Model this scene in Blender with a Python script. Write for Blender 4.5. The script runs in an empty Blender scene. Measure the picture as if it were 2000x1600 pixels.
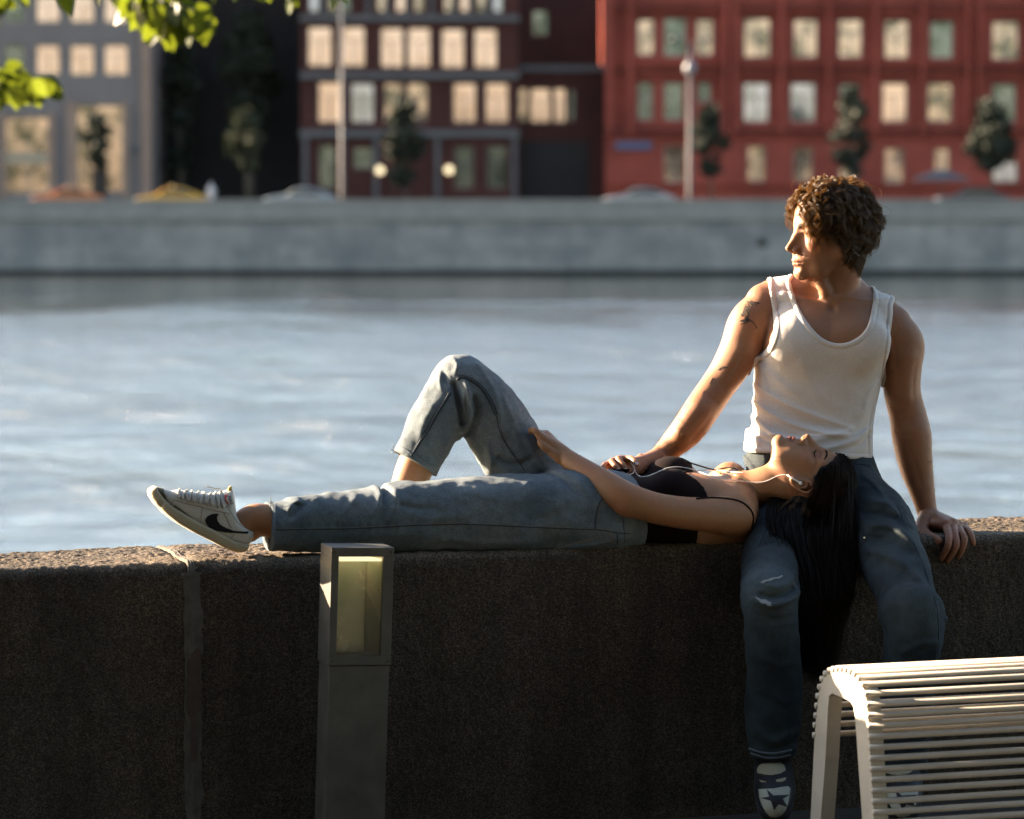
import bpy, math, random
import numpy as np
from mathutils import Vector, Matrix
from mathutils.bvhtree import BVHTree
from mathutils.kdtree import KDTree
R = math.radians
random.seed(7)
rng = np.random.default_rng(11)
sc = bpy.context.scene
# ------------------------------------------------------------------ camera
FPX, CAMZ = 6400.0, 1.6
PITCH = math.atan(430 / FPX)
cd = bpy.data.cameras.new('camera')
cam = bpy.data.objects.new('camera', cd)
sc.collection.objects.link(cam)
sc.camera = cam
cam.location = (0, 0, CAMZ)
cam.rotation_euler = (math.pi / 2 - PITCH, 0, 0)
cd.sensor_width = 36
cd.lens = FPX * 36 / 2000
cd.clip_start, cd.clip_end = 0.1, 3000
cd.dof.use_dof = True
cd.dof.focus_distance = 8.42
cd.dof.aperture_fstop = 3.7
# ------------------------------------------------------------------ light
SUN_EL, SUN_AZ = R(16.8), R(-69.5)          # azimuth from the view axis (+y), negative = left
sun_dir = Vector((math.sin(SUN_AZ) * math.cos(SUN_EL), math.cos(SUN_AZ) * math.cos(SUN_EL), math.sin(SUN_EL)))
w = bpy.data.worlds.new('World')
sc.world = w
w.use_nodes = True
nt = w.node_tree
sky = nt.nodes.new('ShaderNodeTexSky')
sky.sky_type = 'NISHITA'
sky.sun_disc = False
sky.sun_elevation = SUN_EL
sky.sun_rotation = SUN_AZ
sky.air_density = 1.0
sky.dust_density = 1.2
sky.ozone_density = 0.3
bg = nt.nodes['Background']
bg.inputs['Strength'].default_value = 0.058
nt.links.new(sky.outputs[0], bg.inputs[0])
sl = bpy.data.lights.new('sun', 'SUN')
sl.energy = 5.0
sl.angle = R(0.6)
sl.color = (1.0, 0.78, 0.55)
so = bpy.data.objects.new('sun', sl)
sc.collection.objects.link(so)
so.rotation_euler = sun_dir.to_track_quat('Z', 'Y').to_euler()
sc.view_settings.view_transform = 'Standard'
sc.view_settings.look = 'None'
sc.view_settings.exposure = 3.05
sc.view_settings.gamma = 1.0
sc.cycles.use_denoising = True
sc.cycles.max_bounces = 8
sc.cycles.caustics_reflective = False
sc.cycles.caustics_refractive = False


# ------------------------------------------------------------------ helpers
def ray(u, v):
    dx, dy = (u - 1000) / FPX, (800 - v) / FPX
    c, s = math.cos(PITCH), math.sin(PITCH)
    return np.array([dx, c + dy * s, -s + dy * c])


def P(u, v, y):
    """point of the photograph pixel (u, v) at world distance y"""
    d = ray(u, v)
    t = y / d[1]
    return np.array([d[0] * t, y, CAMZ + d[2] * t])


YAW = math.atan(0.32)
CY, SY = math.cos(YAW), math.sin(YAW)
ORG = np.array([0.0, 8.34, 0.70])            # frame of the parapet: x along it, y across it, z from its top
MW = Matrix(((CY, -SY, 0, ORG[0]), (SY, CY, 0, ORG[1]), (0, 0, 1, ORG[2]), (0, 0, 0, 1)))


def to_local(p):
    q = np.asarray(p, float) - ORG
    return np.stack([q[..., 0] * CY + q[..., 1] * SY, -q[..., 0] * SY + q[..., 1] * CY, q[..., 2]], -1)


def to_world(p):
    p = np.asarray(p, float)
    return np.stack([p[..., 0] * CY - p[..., 1] * SY, p[..., 0] * SY + p[..., 1] * CY, p[..., 2]], -1) + ORG


def W(u, v, yl):
    """parapet-frame point of pixel (u, v) in the plane y_local = yl"""
    d = ray(u, v)
    # -x*SY + (y-8.34)*CY = yl
    t = (yl + ORG[1] * CY) / (-d[0] * SY + d[1] * CY)
    p = np.array([d[0] * t, d[1] * t, CAMZ + d[2] * t])
    return to_local(p)


def link(o, parent=None):
    sc.collection.objects.link(o)
    if parent is not None:
        o.parent = parent
    return o


def tag(o, label=None, cat=None, group=None, kind=None):
    if label: o['label'] = label
    if cat: o['category'] = cat
    if group: o['group'] = group
    if kind: o['kind'] = kind
    return o


def empty(name, loc=(0, 0, 0), label=None, cat=None, group=None):
    o = bpy.data.objects.new(name, None)
    link(o)
    o.location = loc
    o.empty_display_size = 0.1
    return tag(o, label, cat, group)


def mesh_obj(name, verts, faces, mat=None, parent=None, smooth=True, col=None, uv=None):
    """faces: (n,k) array or list of lists; vertices are world coordinates"""
    me = bpy.data.meshes.new(name)
    verts = np.ascontiguousarray(verts, dtype=np.float32)
    if isinstance(faces, np.ndarray):
        n, k = faces.shape
        me.vertices.add(len(verts))
        me.vertices.foreach_set('co', verts.ravel())
        me.loops.add(n * k)
        me.loops.foreach_set('vertex_index', faces.astype(np.int32).ravel())
        me.polygons.add(n)
        me.polygons.foreach_set('loop_start', np.arange(0, n * k, k, dtype=np.int32))
        me.update(calc_edges=True)
        me.validate()
    else:
        me.from_pydata([tuple(v) for v in verts], [], faces)
        me.update()
    if smooth:
        me.polygons.foreach_set('use_smooth', np.ones(len(me.polygons), dtype=bool))
    if col is not None:
        a = me.color_attributes.new('Col', 'FLOAT_COLOR', 'POINT')
        c = np.ones((len(me.vertices), 4), np.float32)
        c[:, :3] = col[:len(me.vertices)]
        a.data.foreach_set('color', c.ravel())
    if mat is not None:
        for m in (mat if isinstance(mat, (list, tuple)) else [mat]):
            me.materials.append(m)
    o = bpy.data.objects.new(name, me)
    link(o, parent)
    if parent is not None:
        o.matrix_parent_inverse = Matrix.Translation(-Vector(parent.location))
        if any(abs(a) > 1e-9 for a in parent.rotation_euler):
            o.matrix_parent_inverse = parent.matrix_basis.inverted()
    return o


class MB:
    """collects boxes, prisms, tubes into one mesh"""
    def __init__(s):
        s.v, s.f = [], []

    def add(s, v, f):
        n = len(s.v)
        s.v += [tuple(p) for p in v]
        s.f += [[i + n for i in q] for q in f]

    def box(s, lo, hi, M=None):
        x0, y0, z0 = lo
        x1, y1, z1 = hi
        v = [(x0, y0, z0), (x1, y0, z0), (x1, y1, z0), (x0, y1, z0), (x0, y0, z1), (x1, y0, z1), (x1, y1, z1), (x0, y1, z1)]
        if M is not None: v = [tuple(M @ Vector(p)) for p in v]
        s.add(v, [(0, 3, 2, 1), (4, 5, 6, 7), (0, 1, 5, 4), (1, 2, 6, 5), (2, 3, 7, 6), (3, 0, 4, 7)])

    def tube(s, pts, r, n=8, cap=True, M=None):
        v, f = tube_geo(np.asarray(pts, float), r, n)
        if cap:
            f = [list(q) for q in f]
            f.append(list(range(n))[::-1])
            f.append(list(range(len(v) - n, len(v))))
        if M is not None: v = [tuple(M @ Vector(p)) for p in v]
        s.add(v, f)

    def prism(s, poly, y0, y1, M=None):
        """polygon in x,z extruded along y"""
        n = len(poly)
        v = [(p[0], y0, p[1]) for p in poly] + [(p[0], y1, p[1]) for p in poly]
        if M is not None: v = [tuple(M @ Vector(p)) for p in v]
        f = [list(range(n)), list(range(n, 2 * n))[::-1]] + [(i, i + n, (i + 1) % n + n, (i + 1) % n) for i in range(n)]
        s.add(v, f)

    def build(s, name, mat, parent=None, smooth=False, bevel=0, seg=2):
        o = mesh_obj(name, s.v, s.f, mat, parent, smooth)
        if bevel:
            m = o.modifiers.new('bevel', 'BEVEL')
            m.width = bevel
            m.segments = seg
            m.limit_method = 'ANGLE'
        return o


def tube_geo(pts, r, n=8):
    r = np.broadcast_to(np.asarray(r, float), (len(pts),))
    t = np.gradient(pts, axis=0)
    t /= np.linalg.norm(t, axis=1, keepdims=True) + 1e-12
    up = np.array([0, 0, 1.0]) if abs(t[0][2]) < 0.9 else np.array([1.0, 0, 0])
    a = np.cross(t[0], up)
    a /= np.linalg.norm(a)
    A = [a]
    for i in range(1, len(pts)):
        a = A[-1] - t[i] * np.dot(A[-1], t[i])
        a /= np.linalg.norm(a) + 1e-12
        A.append(a)
    A = np.array(A)
    B = np.cross(t, A)
    th = np.arange(n) / n * 2 * np.pi
    v = pts[:, None, :] + r[:, None, None] * (np.cos(th)[None, :, None] * A[:, None, :] + np.sin(th)[None, :, None] * B[:, None, :])
    f = []
    for i in range(len(pts) - 1):
        for j in range(n):
            k = (j + 1) % n
            f.append((i * n + j, i * n + k, (i + 1) * n + k, (i + 1) * n + j))
    return v.reshape(-1, 3), f


def strands_mesh(name, paths, radii, mat, parent, n=3, col=None):
    """paths (S,K,3) many thin tubes in one mesh; radii (S,K)"""
    S, K, _ = paths.shape
    t = np.gradient(paths, axis=1)
    t /= np.linalg.norm(t, axis=2, keepdims=True) + 1e-12
    ref = np.zeros_like(t)
    ref[..., 1] = 1
    ref += 0.3
    A = np.cross(t, ref)
    A /= np.linalg.norm(A, axis=2, keepdims=True) + 1e-12
    B = np.cross(t, A)
    th = np.arange(n) / n * 2 * np.pi
    v = paths[:, :, None, :] + radii[:, :, None, None] * (np.cos(th)[None, None, :, None] * A[:, :, None, :] + np.sin(th)[None, None, :, None] * B[:, :, None, :])
    idx = np.arange(S * K * n).reshape(S, K, n)
    a = idx[:, :-1, :]
    b = np.roll(idx, -1, axis=2)[:, :-1, :]
    c = np.roll(idx, -1, axis=2)[:, 1:, :]
    d = idx[:, 1:, :]
    f = np.stack([a, b, c, d], -1).reshape(-1, 4)
    cc = None
    if col is not None:
        cc = np.repeat(col, K * n, axis=0)
    return mesh_obj(name, v.reshape(-1, 3), f, mat, parent, True, cc)


def catmull(pts, n=8):
    pts = np.asarray(pts, float)
    p = np.vstack([2 * pts[0] - pts[1], pts, 2 * pts[-1] - pts[-2]])
    out = []
    for i in range(1, len(p) - 2):
        for t in np.arange(n) / n:
            a, b, c, d = p[i - 1], p[i], p[i + 1], p[i + 2]
            out.append(0.5 * ((2 * b) + (c - a) * t + (2 * a - 5 * b + 4 * c - d) * t * t + (-a + 3 * b - 3 * c + d) * t ** 3))
    out.append(pts[-1])
    return np.array(out)


def curve1(x, kx, ky):
    """smooth 1-D interpolation through knots"""
    kx, ky = np.asarray(kx, float), np.asarray(ky, float)
    o = np.argsort(kx)
    kx, ky = kx[o], ky[o]
    m = np.gradient(ky, kx)
    x = np.clip(x, kx[0], kx[-1])
    i = np.clip(np.searchsorted(kx, x) - 1, 0, len(kx) - 2)
    h = kx[i + 1] - kx[i]
    t = (x - kx[i]) / h
    return (2 * t ** 3 - 3 * t ** 2 + 1) * ky[i] + (t ** 3 - 2 * t ** 2 + t) * h * m[i] + (-2 * t ** 3 + 3 * t ** 2) * ky[i + 1] + (t ** 3 - t ** 2) * h * m[i + 1]


def poly_sdf(px, pz, poly):
    """signed distance to a 2-D polygon (negative inside), arrays px pz broadcast"""
    px, pz = np.broadcast_arrays(px, pz)
    d = np.full(px.shape, 1e9)
    s = np.ones(px.shape)
    poly = np.asarray(poly, float)
    n = len(poly)
    for i in range(n):
        a, b = poly[i], poly[i - 1]
        ex, ez = b[0] - a[0], b[1] - a[1]
        wx, wz = px - a[0], pz - a[1]
        t = np.clip((wx * ex + wz * ez) / (ex * ex + ez * ez + 1e-18), 0, 1)
        d = np.minimum(d, (wx - ex * t) ** 2 + (wz - ez * t) ** 2)
        c1, c2, c3 = pz >= a[1], pz < b[1], ex * wz > ez * wx
        flip = (c1 & c2 & c3) | (~c1 & ~c2 & ~c3)
        s = np.where(flip, -s, s)
    return (s * np.sqrt(d)).astype(np.float32)


def line_dist(px, pz, pts):
    """distance to an open 2-D polyline and the parameter 0..1 along it"""
    px, pz = np.broadcast_arrays(px, pz)
    pts = np.asarray(pts, float)
    L = np.r_[0, np.cumsum(np.linalg.norm(np.diff(pts, axis=0), axis=1))]
    best = np.full(px.shape, 1e9)
    par = np.zeros(px.shape)
    for i in range(len(pts) - 1):
        a, b = pts[i], pts[i + 1]
        ex, ez = b - a
        wx, wz = px - a[0], pz - a[1]
        t = np.clip((wx * ex + wz * ez) / (ex * ex + ez * ez + 1e-18), 0, 1)
        d = (wx - ex * t) ** 2 + (wz - ez * t) ** 2
        k = d < best
        best = np.where(k, d, best)
        par = np.where(k, (L[i] + t * (L[i + 1] - L[i])) / L[-1], par)
    return np.sqrt(best), par


def _n(v):
    v = np.asarray(v, float)
    return v / (np.linalg.norm(v) + 1e-12)


class SDF:
    """signed distance grid; shapes are blended smoothly and meshed with surface nets"""
    def __init__(s, lo, hi, h):
        s.h = h
        s.lo = np.asarray(lo, float)
        n = np.ceil((np.asarray(hi, float) - s.lo) / h).astype(int) + 1
        s.n = n
        s.D = np.full(tuple(n), 0.5, np.float32)
        s.ax = [(s.lo[i] + np.arange(n[i]) * h).astype(np.float32) for i in range(3)]

    def sub(s, lo, hi):
        i0 = np.maximum(np.floor((np.asarray(lo) - s.lo) / s.h).astype(int), 0)
        i1 = np.minimum(np.ceil((np.asarray(hi) - s.lo) / s.h).astype(int) + 1, s.n)
        sl = tuple(slice(a, max(b, a)) for a, b in zip(i0, i1))
        return sl, s.ax[0][sl[0]][:, None, None], s.ax[1][sl[1]][None, :, None], s.ax[2][sl[2]][None, None, :]

    def op(s, fn, lo, hi, k=0.01, mode='u'):
        m = k + 2 * s.h + 0.004
        sl, X, Y, Z = s.sub(np.asarray(lo) - m, np.asarray(hi) + m)
        if 0 in [q.stop - q.start for q in sl]: return s
        d = fn(X, Y, Z)
        a = s.D[sl]
        if mode == 'u':
            if k > 0:
                h = np.maximum(k - np.abs(a - d), 0) / k
                s.D[sl] = np.minimum(a, d) - h * h * k * 0.25
            else:
                s.D[sl] = np.minimum(a, d)
        elif mode == 's':
            d = -d
            if k > 0:
                h = np.maximum(k - np.abs(a - d), 0) / k
                s.D[sl] = np.maximum(a, d) + h * h * k * 0.25
            else:
                s.D[sl] = np.maximum(a, d)
        elif mode == '+':
            s.D[sl] = a + d
        return s

    def cone(s, a, b, ra, rb, k=0.01, n=None, f=1.0, mode='u'):
        a, b = np.asarray(a, float), np.asarray(b, float)
        ba = b - a
        L = max(float(ba @ ba), 1e-12)
        if n is not None: n = _n(n)

        def fn(X, Y, Z):
            x, y, z = X - a[0], Y - a[1], Z - a[2]
            t = np.clip((x * ba[0] + y * ba[1] + z * ba[2]) / L, 0, 1)
            x, y, z = x - t * ba[0], y - t * ba[1], z - t * ba[2]
            if n is not None:
                q = (x * n[0] + y * n[1] + z * n[2])
                r2 = x * x + y * y + z * z + q * q * (1 / f / f - 1)
                r = ra + (rb - ra) * t
                return (np.sqrt(np.maximum(r2, 0)) - r) * (f if f < 1 else 1)
            return np.sqrt(x * x + y * y + z * z) - (ra + (rb - ra) * t)
        r = max(ra, rb) * max(1, f)
        return s.op(fn, np.minimum(a, b) - r, np.maximum(a, b) + r, k, mode)

    def chain(s, pts, rs, k=0.01, smooth=0, n=None, f=1.0, mode='u'):
        pts = np.asarray(pts, float)
        rs = np.asarray(rs, float)
        if smooth:
            q = catmull(np.c_[pts, rs], smooth)
            pts, rs = q[:, :3], q[:, 3]
        for i in range(len(pts) - 1):
            s.cone(pts[i], pts[i + 1], rs[i], rs[i + 1], k if i == 0 or not smooth else min(k, .006), n, f, mode)
        return s

    def ell(s, c, r, k=0.01, A=None, mode='u'):
        c, r = np.asarray(c, float), np.asarray(r, float)
        A = np.eye(3) if A is None else np.asarray(A, float)

        def fn(X, Y, Z):
            x, y, z = X - c[0], Y - c[1], Z - c[2]
            u = x * A[0, 0] + y * A[0, 1] + z * A[0, 2]
            v = x * A[1, 0] + y * A[1, 1] + z * A[1, 2]
            w_ = x * A[2, 0] + y * A[2, 1] + z * A[2, 2]
            k0 = np.sqrt((u / r[0]) ** 2 + (v / r[1]) ** 2 + (w_ / r[2]) ** 2)
            k1 = np.sqrt((u / r[0] ** 2) ** 2 + (v / r[1] ** 2) ** 2 + (w_ / r[2] ** 2) ** 2) + 1e-9
            return k0 * (k0 - 1) / k1
        e = np.sqrt(((A.T * r) ** 2).sum(1))
        return s.op(fn, c - e, c + e, k, mode)

    def loft(s, axis, kw, cu, ru, cv, rv, ex=2.3, k=0.01, mode='u', rot=None):
        """ellipse-like sections along a grid axis; u, v = the other two axes in order"""
        kw = np.asarray(kw, float)
        oth = [i for i in range(3) if i != axis]
        lo, hi = np.zeros(3), np.zeros(3)
        lo[axis], hi[axis] = kw.min(), kw.max()
        for o, c, r in ((oth[0], cu, ru), (oth[1], cv, rv)):
            lo[o] = (np.asarray(c) - np.asarray(r)).min() - .02
            hi[o] = (np.asarray(c) + np.asarray(r)).max() + .02

        def fn(X, Y, Z):
            G = [X, Y, Z]
            wv = G[axis]
            shp = wv.shape
            q = wv.ravel()
            CU, RU, CV, RV = (curve1(q, kw, np.broadcast_to(a, kw.shape)).reshape(shp).astype(np.float32) for a in (cu, ru, cv, rv))
            EX = curve1(q, kw, np.broadcast_to(ex, kw.shape)).reshape(shp).astype(np.float32)
            u, v = np.abs(G[oth[0]] - CU) / RU, np.abs(G[oth[1]] - CV) / RV
            d = ((u ** EX + v ** EX) ** (1 / EX) - 1) * np.minimum(RU, RV)
            cap = np.maximum(kw.min() - wv, wv - kw.max())
            return np.maximum(d, cap)
        return s.op(fn, lo, hi, k, mode)

    def extrude(s, poly, c, hw, rnd=0.02, k=0.01, mode='u', axis=1):
        """polygon in (x,z), thickness along y: c centre, hw half width (number or function of X,Z)"""
        poly = np.asarray(poly, float)
        H = hw if callable(hw) else (lambda X, Z: hw)
        Cc = c if callable(c) else (lambda X, Z: c)
        lo = np.array([poly[:, 0].min(), -9, poly[:, 1].min()])
        hi = np.array([poly[:, 0].max(), 9, poly[:, 1].max()])

        def fn(X, Y, Z):
            d2 = poly_sdf(X[:, :, 0], Z[0, :, :], poly)[:, None, :] if X.ndim == 3 else 0
            e = np.abs(Y - Cc(X, Z)) - H(X, Z)
            h = np.maximum(rnd - np.abs(d2 - e), 0) / rnd
            return np.maximum(d2, e) + h * h * rnd * 0.25
        return s.op(fn, lo, hi, k, mode)

    def crease(s, pts, amp, wid, y0=-9, y1=9):
        """raise (+) or sink (-) the surface along an (x,z) polyline; y0..y1 limits it"""
        pts = catmull(pts, 5) if len(pts) > 2 else np.asarray(pts, float)
        lo = [pts[:, 0].min() - 2.5 * wid, y0, pts[:, 1].min() - 2.5 * wid]
        hi = [pts[:, 0].max() + 2.5 * wid, y1, pts[:, 1].max() + 2.5 * wid]
        lo[1], hi[1] = max(y0, s.ax[1][0]), min(y1, s.ax[1][-1])
        sl, X, Y, Z = s.sub(lo, hi)
        if 0 in [q.stop - q.start for q in sl]: return s
        d, t = line_dist(X[:, :, 0], Z[0, :, :], pts)
        a = amp * np.exp(-(d / wid) ** 2) * np.sqrt(np.clip(4 * t * (1 - t), 0, 1))
        s.D[sl] -= a[:, None, :].astype(np.float32)
        return s

    def noise(s, amp, scale, seed=0, oct=2):
        """smooth value noise on the distances near the surface"""
        r = np.random.default_rng(seed)
        tot = np.zeros(s.D.shape, np.float32)
        for o in range(oct):
            sc_ = scale / 2 ** o
            m = np.ceil(s.n * s.h / sc_).astype(int) + 3
            g = r.normal(size=m).astype(np.float32)
            for axn in range(3):
                x = np.arange(s.n[axn]) * s.h / sc_
                i = x.astype(int)
                t = x - i
                t = (t * t * (3 - 2 * t)).astype(np.float32)
                sh = [1, 1, 1]
                sh[axn] = -1
                g = np.take(g, i, axn) * (1 - t.reshape(sh)) + np.take(g, i + 1, axn) * t.reshape(sh)
            tot += g * (0.5 ** o)
        s.D += amp * tot
        return s

    def at(s, p):
        """trilinear sample"""
        q = (np.asarray(p) - s.lo) / s.h
        q = np.clip(q, 0, s.n - 1.001)
        i = q.astype(int)
        f = q - i
        o = 0
        for a in (0, 1):
            for b in (0, 1):
                for c in (0, 1):
                    wgt = (f[..., 0] if a else 1 - f[..., 0]) * (f[..., 1] if b else 1 - f[..., 1]) * (f[..., 2] if c else 1 - f[..., 2])
                    o = o + wgt * s.D[i[..., 0] + a, i[..., 1] + b, i[..., 2] + c]
        return o

    def mesh(s, smooth=1):
        D = s.D
        # close the grid border
        D[0], D[-1] = np.maximum(D[0], .001), np.maximum(D[-1], .001)
        D[:, 0], D[:, -1] = np.maximum(D[:, 0], .001), np.maximum(D[:, -1], .001)
        D[:, :, 0], D[:, :, -1] = np.maximum(D[:, :, 0], .001), np.maximum(D[:, :, -1], .001)
        I = D < 0
        nx, ny, nz = D.shape
        cnt = np.zeros((nx - 1, ny - 1, nz - 1), np.uint8)
        for a in (0, 1):
            for b in (0, 1):
                for c in (0, 1):
                    cnt += I[a:nx - 1 + a, b:ny - 1 + b, c:nz - 1 + c]
        act = (cnt > 0) & (cnt < 8)
        ids = np.argwhere(act)
        idx = np.full(act.shape, -1, np.int32)
        idx[act] = np.arange(len(ids), dtype=np.int32)
        acc = np.zeros((len(ids), 3))
        num = np.zeros(len(ids))
        cor = {}
        for a in (0, 1):
            for b in (0, 1):
                for c in (0, 1):
                    cor[a, b, c] = D[ids[:, 0] + a, ids[:, 1] + b, ids[:, 2] + c].astype(float)
        for p in cor:
            for axn in range(3):
                if p[axn] == 0:
                    q = list(p)
                    q[axn] = 1
                    d0, d1 = cor[p], cor[tuple(q)]
                    m = (d0 < 0) != (d1 < 0)
                    t = np.where(m, d0 / np.where(m, d0 - d1, 1), 0)
                    pos = np.array(p, float)[None, :].repeat(len(ids), 0)
                    pos[:, axn] += t
                    acc += pos * m[:, None]
                    num += m
        V = s.lo + (ids + acc / num[:, None]) * s.h
        Q = []
        for axn in range(3):
            o1, o2 = [(1, 2), (2, 0), (0, 1)][axn]
            sa = [slice(None)] * 3
            sb = [slice(None)] * 3
            sa[axn], sb[axn] = slice(0, -1), slice(1, None)
            A, B = I[tuple(sa)], I[tuple(sb)]
            e = np.argwhere(A != B)
            ok = (e[:, o1] > 0) & (e[:, o2] > 0) & (e[:, o1] < s.n[o1] - 1) & (e[:, o2] < s.n[o2] - 1)
            e = e[ok]
            inside = A[tuple(e.T)]

            def cell(d1, d2):
                c = e.copy()
                c[:, o1] -= d1
                c[:, o2] -= d2
                return idx[tuple(c.T)]
            q = np.stack([cell(1, 1), cell(0, 1), cell(0, 0), cell(1, 0)], -1)
            q[~inside] = q[~inside][:, ::-1]
            Q.append(q)
        Q = np.concatenate(Q)
        for _ in range(smooth):
            a = np.zeros_like(V)
            n_ = np.zeros(len(V))
            for i in range(4):
                j = (i + 1) % 4
                n_ += np.bincount(Q[:, i], minlength=len(V))
                for c in range(3):
                    a[:, c] += np.bincount(Q[:, i], weights=V[Q[:, j], c], minlength=len(V))
            V = 0.4 * V + 0.6 * a / np.maximum(n_, 1)[:, None]
        return V, Q
# ------------------------------------------------------------------ materials
def new_mat(name, base=(0.5, 0.5, 0.5), rough=0.6, metal=0.0, spec=0.5):
    m = bpy.data.materials.new(name)
    m.use_nodes = True
    b = m.node_tree.nodes['Principled BSDF']
    b.inputs['Base Color'].default_value = (*base, 1)
    b.inputs['Roughness'].default_value = rough
    b.inputs['Metallic'].default_value = metal
    b.inputs['Specular IOR Level'].default_value = spec
    return m, m.node_tree, b


def nd(nt, t, **kw):
    n = nt.nodes.new('ShaderNode' + t)
    for k, v in kw.items():
        if k in n.inputs: n.inputs[k].default_value = v
        else: setattr(n, k, v)
    return n


def ramp(nt, stops, fac=None):
    n = nt.nodes.new('ShaderNodeValToRGB')
    e = n.color_ramp.elements
    while len(e) < len(stops): e.new(0.5)
    for i, (p, c) in enumerate(stops):
        e[i].position = p
        e[i].color = (*c, 1) if len(c) == 3 else c
    if fac is not None: nt.links.new(fac, n.inputs[0])
    return n


def mixc(nt, fac, a, b, mode='MIX'):
    n = nt.nodes.new('ShaderNodeMix')
    n.data_type = 'RGBA'
    n.blend_type = mode
    for sock, val in ((n.inputs[0], fac), (n.inputs[6], a), (n.inputs[7], b)):
        if isinstance(val, (int, float)): sock.default_value = val
        elif isinstance(val, tuple): sock.default_value = (*val, 1)
        else: nt.links.new(val, sock)
    return n.outputs[2]


def coord(nt, kind='Object', scale=None):
    tc = nt.nodes.new('ShaderNodeTexCoord')
    if scale is None: return tc.outputs[kind]
    mp = nt.nodes.new('ShaderNodeMapping')
    mp.inputs['Scale'].default_value = scale
    nt.links.new(tc.outputs[kind], mp.inputs[0])
    return mp.outputs[0]


def noise_tex(nt, vec, scale, detail=4, rough=0.55, dist=0.0):
    n = nd(nt, 'TexNoise', Scale=scale, Detail=detail, Roughness=rough, Distortion=dist)
    nt.links.new(vec, n.inputs['Vector'])
    return n.outputs['Fac']


def bump(nt, b, h, strength=0.3, dist=0.01, prev=None):
    n = nd(nt, 'Bump', Strength=strength, Distance=dist)
    nt.links.new(h, n.inputs['Height'])
    if prev is not None: nt.links.new(prev, n.inputs['Normal'])
    nt.links.new(n.outputs[0], b.inputs['Normal'])
    return n.outputs[0]


def math_n(nt, op, a, b=None):
    n = nd(nt, 'Math', operation=op)
    for i, v in enumerate((a, b)):
        if v is None: continue
        if isinstance(v, (int, float)): n.inputs[i].default_value = v
        else: nt.links.new(v, n.inputs[i])
    return n.outputs[0]


def make_skin(name, base, sss=0.12, rough=0.52):
    m, nt, b = new_mat(name, base, rough, spec=.34)
    at = nd(nt, 'VertexColor', layer_name='Col')
    v = coord(nt)
    n1 = noise_tex(nt, v, 38, 5, 0.6)
    c = mixc(nt, math_n(nt, 'MULTIPLY', n1, 0.5), base, tuple(x * y for x, y in zip(base, (0.80, 0.66, 0.60))))
    c = mixc(nt, .55, c, ramp(nt, [(.3, (1.10, .92, .86)), (.7, (.90, 1.06, 1.10))], noise_tex(nt, v, 14, 4, .65)).outputs[0], 'MULTIPLY')
    c = mixc(nt, .5, c, ramp(nt, [(.35, (.82, .76, .72)), (.65, (1.12, 1.12, 1.12))], noise_tex(nt, v, 260, 3, .7)).outputs[0], 'MULTIPLY')
    c = mixc(nt, 1.0, c, at.outputs[0], 'MULTIPLY')
    nt.links.new(c, b.inputs['Base Color'])
    b.inputs['Subsurface Weight'].default_value = sss
    b.inputs['Subsurface Radius'].default_value = (1.0, 0.30, 0.12)
    b.inputs['Subsurface Scale'].default_value = 0.018
    n2 = noise_tex(nt, v, 520, 3, 0.6)
    n3 = noise_tex(nt, v, 90, 3, 0.6)
    p = bump(nt, b, n2, 0.16, 0.0015)
    bump(nt, b, n3, 0.07, 0.004, p)
    nt.links.new(ramp(nt, [(0.3, (rough - .07,) * 3), (0.7, (rough + .12,) * 3)], n3).outputs[0], b.inputs['Roughness'])
    return m


M_SKIN_M = make_skin('skin_man', (0.290, 0.142, 0.078))
M_SKIN_W = make_skin('skin_woman', (0.305, 0.158, 0.080), rough=0.50)


def make_denim(name, dark, light, seed=0.0, fade=0.5):
    m, nt, b = new_mat(name, dark, 0.85, spec=0.25)
    v = coord(nt)
    mp = nd(nt, 'Mapping')
    mp.inputs['Location'].default_value = (seed, seed * 1.3, 0)
    nt.links.new(v, mp.inputs[0])
    v = mp.outputs[0]
    big = noise_tex(nt, v, 7, 3, 0.55)
    mid = noise_tex(nt, v, 60, 4, 0.65)
    w1 = nd(nt, 'TexWave', Scale=260, Distortion=3.0, Detail=1.0)
    w1.bands_direction = 'DIAGONAL'
    nt.links.new(v, w1.inputs['Vector'])
    fine = noise_tex(nt, v, 420, 3, 0.75)
    at = nd(nt, 'VertexColor', layer_name='Col')
    sep = nd(nt, 'SeparateColor')
    nt.links.new(at.outputs[0], sep.inputs[0])
    f = ramp(nt, [(0.32, (0, 0, 0)), (0.70, (1, 1, 1))], big).outputs[0]
    c = mixc(nt, math_n(nt, 'MULTIPLY', f, fade), dark, light)
    c = mixc(nt, sep.outputs[0], c, light)
    c = mixc(nt, sep.outputs[1], c, tuple(x * 0.35 for x in dark))
    g = ramp(nt, [(0.30, (0.80, 0.80, 0.80)), (0.72, (1.12, 1.12, 1.12))], mid).outputs[0]
    c = mixc(nt, 0.85, c, g, 'MULTIPLY')
    g2 = ramp(nt, [(0.32, (0.50, 0.51, 0.53)), (0.68, (1.50, 1.48, 1.45))], fine).outputs[0]
    c = mixc(nt, 0.9, c, g2, 'MULTIPLY')
    nt.links.new(c, b.inputs['Base Color'])
    b.inputs['Sheen Weight'].default_value = 0.03
    p = bump(nt, b, fine, 0.8, 0.0022)
    p = bump(nt, b, w1.outputs['Fac'], 0.25, 0.0008, p)
    bump(nt, b, mid, 0.4, 0.0025, p)
    return m


M_DENIM_W = make_denim('denim_faded', (0.068, 0.093, 0.112), (0.22, 0.25, 0.27), 0.0, 0.55)
M_DENIM_M = make_denim('denim_blue', (0.007, 0.013, 0.018), (0.058, 0.082, 0.096), 3.0, 0.42)


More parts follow.
